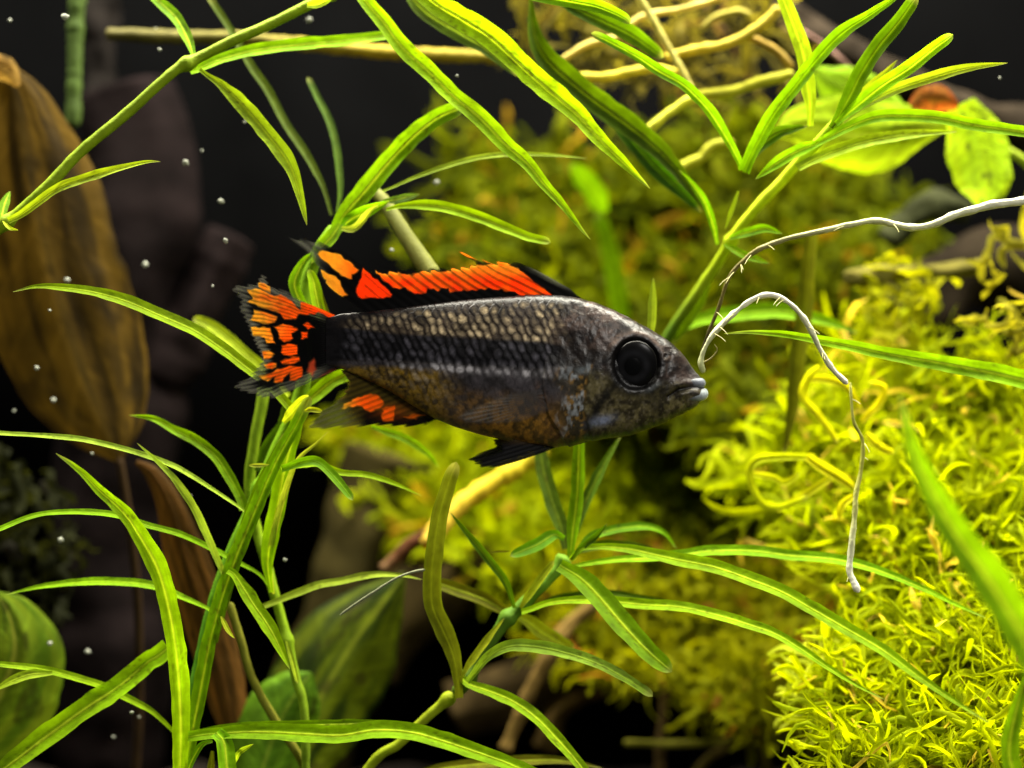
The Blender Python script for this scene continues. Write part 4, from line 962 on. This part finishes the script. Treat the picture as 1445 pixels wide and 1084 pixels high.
# ------------------------------------------------------------------ moss
def moss(name, label, poly, n, d0, amp, lw, ww, c0, c1, c2, seed, bed=None, fwd=0.5, lump=90.0, scatter=0.012, gap=0.0, upb=0.1, arches=0.6):
    r = np.random.default_rng(seed)
    poly = np.asarray(poly, float)
    lo, hi = poly.min(0), poly.max(0)
    pts = np.zeros((0, 2))
    while len(pts) < n:
        q = r.uniform(lo, hi, (n * 3, 2))
        q = q[inside(poly, q[:, 0], q[:, 1])]
        if gap:
            q = q[fbm(q[:, 0] / 60 + seed, q[:, 1] / 45, seed) > gap]
        pts = np.vstack([pts, q])
    pts = pts[:n]
    def depth(x, y):
        return d0(x, y) + amp * (fbm(x / lump + seed, y / lump, seed * 1.7) - 0.5) * 2
    dep = depth(pts[:, 0], pts[:, 1]) + r.uniform(0, scatter, n)
    K, mcr = 9, 5
    c = P(pts[:, 0], pts[:, 1], dep)
    dirv = r.normal(size=(n, 3)); dirv[:, 1] = dirv[:, 1] * 0.45 - fwd * 0.6; dirv[:, 2] += upb
    dirv = unit(dirv)
    axis1 = unit(np.cross(dirv, r.normal(size=(n, 3))))
    bend = r.uniform(-3.4, 3.4, n); bend2 = r.uniform(-1.8, 1.8, n)
    length = (lw[0] + (lw[1] - lw[0]) * r.uniform(0, 1, n) ** 1.7) * PX * (D + dep) / D
    width = r.uniform(*ww, n) * PX * (D + dep) / D * 0.5
    t = np.linspace(0, 1, K)
    path = np.zeros((n, K, 3)); path[:, 0] = c
    bin_ = np.cross(dirv, axis1)
    def walk(start, dv, ax, bn, be, be2, ln):
        p = np.zeros((len(start), K, 3)); p[:, 0] = start
        for k in range(1, K):
            s = t[k] - 0.5 / K
            dcur = unit(dv + ax * (be * s)[:, None] + bn * (be2 * np.sin(s * 4))[:, None])
            p[:, k] = p[:, k-1] + dcur * (ln / (K - 1))[:, None]
        return p
    path = walk(c, dirv, axis1, bin_, bend, bend2, length)
    if arches:
        na = int(n * arches)
        ch = r.normal(size=(na, 3)); ch[:, 1] *= 0.35; ch = unit(ch)
        out = unit(np.stack([r.normal(size=na) * 0.3, -np.ones(na), r.uniform(0.1, 0.9, na)], -1))
        side = unit(np.cross(ch, out))
        hgt = length[:na] * r.uniform(0.12, 0.34, na)
        wig = length[:na] * r.uniform(-0.22, 0.22, na)
        path[:na] = c[:na, None] + ch[:, None] * (length[:na, None] * 0.8 * t[None])[..., None] + out[:, None] * (hgt[:, None] * np.sin(np.pi * t)[None])[..., None] + side[:, None] * (wig[:, None] * np.sin(2 * np.pi * t)[None])[..., None]
    # forks
    nf = int(n * 0.7)
    idx = r.integers(0, n, nf)
    ks = r.integers(3, 6, nf)
    T0 = unit(path[idx, ks] - path[idx, ks - 1])
    fd = unit(T0 + axis1[idx] * r.choice([-1, 1], nf)[:, None] * r.uniform(0.6, 1.2, nf)[:, None])
    fa = unit(np.cross(fd, r.normal(size=(nf, 3))))
    p2 = walk(path[idx, ks], fd, fa, np.cross(fd, fa), r.uniform(-1.6, 1.6, nf), r.uniform(-1, 1, nf), length[idx] * r.uniform(0.35, 0.65, nf))
    path = np.vstack([path, p2]); width = np.r_[width, width[idx] * 0.8]
    ref = np.vstack([axis1, axis1[idx]])
    tot = len(path)
    T = unit(np.gradient(path, axis=1))
    S = unit(np.cross(T, ref[:, None] + 0.3)); Nn = np.cross(S, T)
    kk = np.linspace(-1, 1, mcr)
    pw = (0.75 + 0.25 * np.sin(np.pi * np.clip(t * 0.9 + 0.15, 0, 1))) * np.sqrt(np.clip(1.06 - t ** 12, 0.02, 1))
    cup = r.uniform(0.2, 0.9, tot)
    wav = 1 + 0.25 * np.sin(t[None] * 9 + r.uniform(0, 6, tot)[:, None])
    hw = width[:, None] * pw[None] * wav
    v = path[:, :, None] + S[:, :, None] * (hw[..., None] * kk)[..., None] + Nn[:, :, None] * (hw[..., None] * (cup[:, None, None] * (np.abs(kk) ** 2)[None, None]))[..., None]
    F = grid_faces(K, mcr)
    faces = (F[None] + (np.arange(tot) * K * mcr)[:, None, None]).reshape(-1, 4)
    vi = r.uniform(0, 1, tot)
    col = lin(c0) + (lin(c1) - lin(c0)) * vi[:, None]
    brown = r.uniform(0, 1, tot) < 0.05
    col[brown] = lin(c2)
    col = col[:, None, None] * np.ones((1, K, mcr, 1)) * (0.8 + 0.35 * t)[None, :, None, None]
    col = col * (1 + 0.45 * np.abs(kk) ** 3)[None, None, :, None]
    V, Fs, Cs = [v.reshape(-1, 3)], [faces], [col.reshape(-1, 3)]
    if bed:
        step = 9
        gx, gy = np.meshgrid(np.arange(lo[0], hi[0] + step, step), np.arange(lo[1], hi[1] + step, step), indexing='ij')
        wob = 26 * (fbm(gx / 40, gy / 40, seed + 3) - 0.5)
        ok = sdist(poly, gx, gy) > 6 + wob
        if gap:
            ok &= fbm(gx / 60 + seed, gy / 45, seed) > gap - 0.03
        dd = depth(gx, gy) + bed[0] + 0.006 * (fbm(gx / 22, gy / 22, seed) - 0.5) * 2
        bv = P(gx, gy, dd).reshape(-1, 3)
        ids = np.arange(gx.size).reshape(gx.shape)
        q = np.stack([ids[:-1, :-1], ids[1:, :-1], ids[1:, 1:], ids[:-1, 1:]], -1).reshape(-1, 4)
        q = q[ok.ravel()[q].all(1)]
        mm = fbm(gx / 30, gy / 30, seed + 9)
        bc = mix(lin(bed[1]) * np.ones(3), lin(bed[2]) * np.ones(3), smooth(0.3, 0.7, mm)).reshape(-1, 3)
        Fs.append(q + sum(len(z) for z in V)); V.append(bv); Cs.append(bc)
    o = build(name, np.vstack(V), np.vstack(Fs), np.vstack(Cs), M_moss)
    return tag(o, label, 'moss', kind='stuff')

flat_d = lambda v: (lambda x, y: v + 0 * x)
moss('moss', 'bright yellow green moss bank filling the lower right', [(1036, 650), (1080, 636), (1150, 600), (1178, 520), (1250, 508), (1300, 522), (1400, 545), (1560, 560), (1560, 1160), (1190, 1160), (1165, 1010), (1190, 900), (1225, 810), (1160, 770), (1090, 730)],
     7000, lambda x, y: 0.066 - 0.016 * np.clip((x - 1050) / 400, 0, 1) - 0.052 * np.clip((y - 520) / 560, 0, 1.1), 0.008, (30, 150), (3.5, 12), (130, 144, 2), (168, 176, 4), (206, 180, 70), 11, scatter=0.006, bed=(0.0015, (110, 122, 2), (134, 142, 3)))
moss('moss', 'blurred moss wall in dimmed olive colour behind the fish head and back', [(640, 230), (700, 215), (800, 230), (930, 215), (1060, 170), (1180, 240), (1290, 330), (1290, 420), (1210, 490), (1090, 600), (1010, 640), (930, 560), (700, 470), (690, 400), (640, 370), (600, 400), (590, 330), (670, 300), (610, 230)],  # darker olive than the bank: the weaker light back here is painted in
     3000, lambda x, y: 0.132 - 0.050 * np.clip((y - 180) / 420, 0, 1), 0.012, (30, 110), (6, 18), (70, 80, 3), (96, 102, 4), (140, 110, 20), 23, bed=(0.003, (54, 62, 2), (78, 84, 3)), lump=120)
moss('moss', 'soft yellow green moss cushion seen under the belly of the fish', [(470, 600), (560, 570), (700, 560), (900, 540), (960, 620), (940, 730), (900, 780), (800, 820), (640, 790), (560, 740), (510, 680)],
     2800, lambda x, y: 0.125 - 0.040 * np.clip((y - 560) / 260, 0, 1), 0.010, (30, 110), (7, 20), (126, 140, 4), (158, 166, 6), (180, 150, 30), 37, bed=(0.003, (108, 118, 3), (136, 142, 4)), lump=110)
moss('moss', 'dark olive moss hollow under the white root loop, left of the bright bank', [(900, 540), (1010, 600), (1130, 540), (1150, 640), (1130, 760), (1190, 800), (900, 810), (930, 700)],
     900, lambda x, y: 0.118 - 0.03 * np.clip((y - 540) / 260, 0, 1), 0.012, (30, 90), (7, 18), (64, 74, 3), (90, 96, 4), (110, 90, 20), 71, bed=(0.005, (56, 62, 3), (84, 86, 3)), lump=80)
moss('moss', 'straggly olive moss tufts over the dark log at the bottom', [(760, 800), (900, 790), (1180, 800), (1230, 900), (1190, 1000), (1080, 1030), (960, 985), (860, 960), (770, 900)],
     1700, lambda x, y: 0.085 - 0.03 * np.clip((y - 800) / 220, 0, 1), 0.010, (24, 90), (4, 14), (110, 114, 5), (142, 142, 6), (150, 100, 40), 41, bed=(0.012, (84, 76, 12), (110, 100, 12)), gap=0.28, lump=70)
moss('moss', 'lacy moss fringe hanging over the dark gap beside the bright bank', [(1120, 930), (1200, 900), (1260, 960), (1320, 1020), (1300, 1100), (1200, 1090), (1140, 1030)],
     240, flat_d(0.020), 0.006, (40, 90), (6, 11), (160, 172, 30), (190, 196, 50), (150, 150, 90), 43, gap=0.0)
moss('moss', 'small moss sprigs standing on the dark knot below the white root', [(1210, 385), (1310, 370), (1330, 440), (1280, 480), (1220, 470)],
     46, flat_d(0.046), 0.008, (30, 70), (8, 14), (120, 124, 8), (150, 150, 14), (150, 150, 60), 47)
moss('moss', 'pale moss sprigs curling up at the right edge above the long striped leaf', [(1370, 400), (1420, 340), (1500, 330), (1500, 520), (1400, 500)],
     34, flat_d(0.034), 0.008, (40, 90), (8, 14), (120, 116, 24), (156, 150, 40), (150, 130, 70), 53)
moss('moss', 'thin faded moss threads among the yellow stalks at the top', [(700, -40), (1120, -40), (1130, 160), (1000, 170), (840, 120), (760, 60)],
     230, flat_d(0.070), 0.012, (40, 120), (4, 10), (80, 74, 24), (120, 110, 44), (120, 96, 60), 59, gap=0.42)
moss('moss', 'dim feathery algae tufts low on the left in front of the driftwood', [(-40, 640), (90, 680), (110, 780), (90, 860), (-40, 850)],
     110, flat_d(0.055), 0.010, (30, 70), (8, 18), (26, 28, 13), (40, 42, 20), (36, 34, 26), 61)
# ------------------------------------------------------------------ traced loops of the bank's edge
def loop_thing(label, segs):
    p0 = segs[0][0][0]
    r = empty('liverwort_frond', P(p0[0], p0[1], segs[0][2]), label, 'liverwort', 'looping fronds at the edge of the moss bank')
    for pts, w, dd in segs:
        leaf(r, pts, w, (dd, dd), (196, 196, 22), 12, tip=0.5, base=0.8, rib=0.0, fold=0.7, name='frond', mat=M_moss, rim=0.0)
loop_thing('yellow frond bent in a ring at the left tip of the moss bank',
           [([(1150, 646), (1110, 645), (1072, 648), (1058, 664), (1064, 690), (1080, 712), (1104, 714), (1140, 700)], 13, 0.026), ([(1062, 670), (1090, 674), (1108, 682), (1128, 668)], 10, 0.028), ([(1096, 720), (1120, 708), (1150, 690), (1180, 668)], 12, 0.03)])
loop_thing('yellow frond arching beside the white root loop down to the bank',
           [([(1156, 518), (1140, 532), (1132, 558), (1150, 582), (1166, 602), (1182, 625)], 14, 0.028), ([(1140, 536), (1170, 536), (1196, 548), (1214, 580)], 13, 0.03), ([(1216, 596), (1240, 570), (1248, 546), (1226, 540)], 12, 0.03)])
loop_thing('broad yellow pointed frond lying under the thin hanging root',
           [([(1138, 644), (1160, 660), (1188, 676), (1206, 690)], 18, 0.024), ([(1222, 612), (1240, 630), (1262, 640)], 14, 0.026), ([(1206, 700), (1190, 712), (1184, 732)], 13, 0.022)])

# ------------------------------------------------------------------ specks adrift in the dark water
specks = [(262, 230, 9), (205, 373, 8), (318, 340, 7), (285, 213, 4), (225, 70, 5), (436, 28, 9), (92, 24, 10), (14, 29, 5), (52, 520, 7), (75, 565, 7), (70, 438, 4), (95, 395, 7), (86, 762, 8), (124, 920, 7),
          (186, 1006, 5), (196, 1012, 4), (553, 353, 6), (616, 258, 7), (645, 107, 4), (70, 908, 6), (312, 284, 8), (220, 40, 3), (300, 404, 4), (345, 172, 4), (1411, 110, 4), (160, 1040, 5), (402, 790, 6), (268, 700, 4), (130, 640, 4), (20, 580, 4)]
def blob(n=9, m=14, seed=0):
    th = np.linspace(0.05, np.pi - 0.05, n); ph = np.linspace(0, 2 * np.pi, m, endpoint=False)
    v = np.stack([np.sin(th)[:, None] * np.cos(ph), np.sin(th)[:, None] * np.sin(ph), np.cos(th)[:, None] + 0 * ph], -1)
    s = 0.55 + 0.9 * noise(v[..., 0] * 1.6 + seed, v[..., 1] * 1.6, v[..., 2] * 1.6 + seed)
    return v * s[..., None], grid_faces(n, m, wrap=True)
for i, (x, y, s) in enumerate(specks):
    dd = [0.02, 0.03, 0.012, 0.025][i % 4]
    v, f = blob(seed=i * 3.1)
    p = P(x, y, dd)
    o = build('debris_speck', v * 0.5 * s * PX * (D + dd) / D * np.array([1, 0.8, 0.9]), f, None, M_speck)
    o.location = p
    if x < 120 and y > 800: where = 'beside the broad green leaf in the lower left corner'
    elif x < 215 and 200 < y < 620: where = 'in front of the big brown leaf'
    elif x < 300 and y >= 620: where = 'before the dark driftwood between the long strap leaves'
    elif x < 240 and y < 200: where = 'near the slanting stem above the big brown leaf'
    elif x < 360 and y < 450: where = 'in the black water between brown leaf and tail fin'
    elif y < 400 and x < 700: where = 'in the black gap above the dorsal fin'
    elif x > 1200: where = 'against the black corner right of the whorl'
    else: where = 'in the dark gap beside the thin stem'
    tag(o, 'tiny pale speck adrift ' + where, 'debris', 'pale specks ' + where)
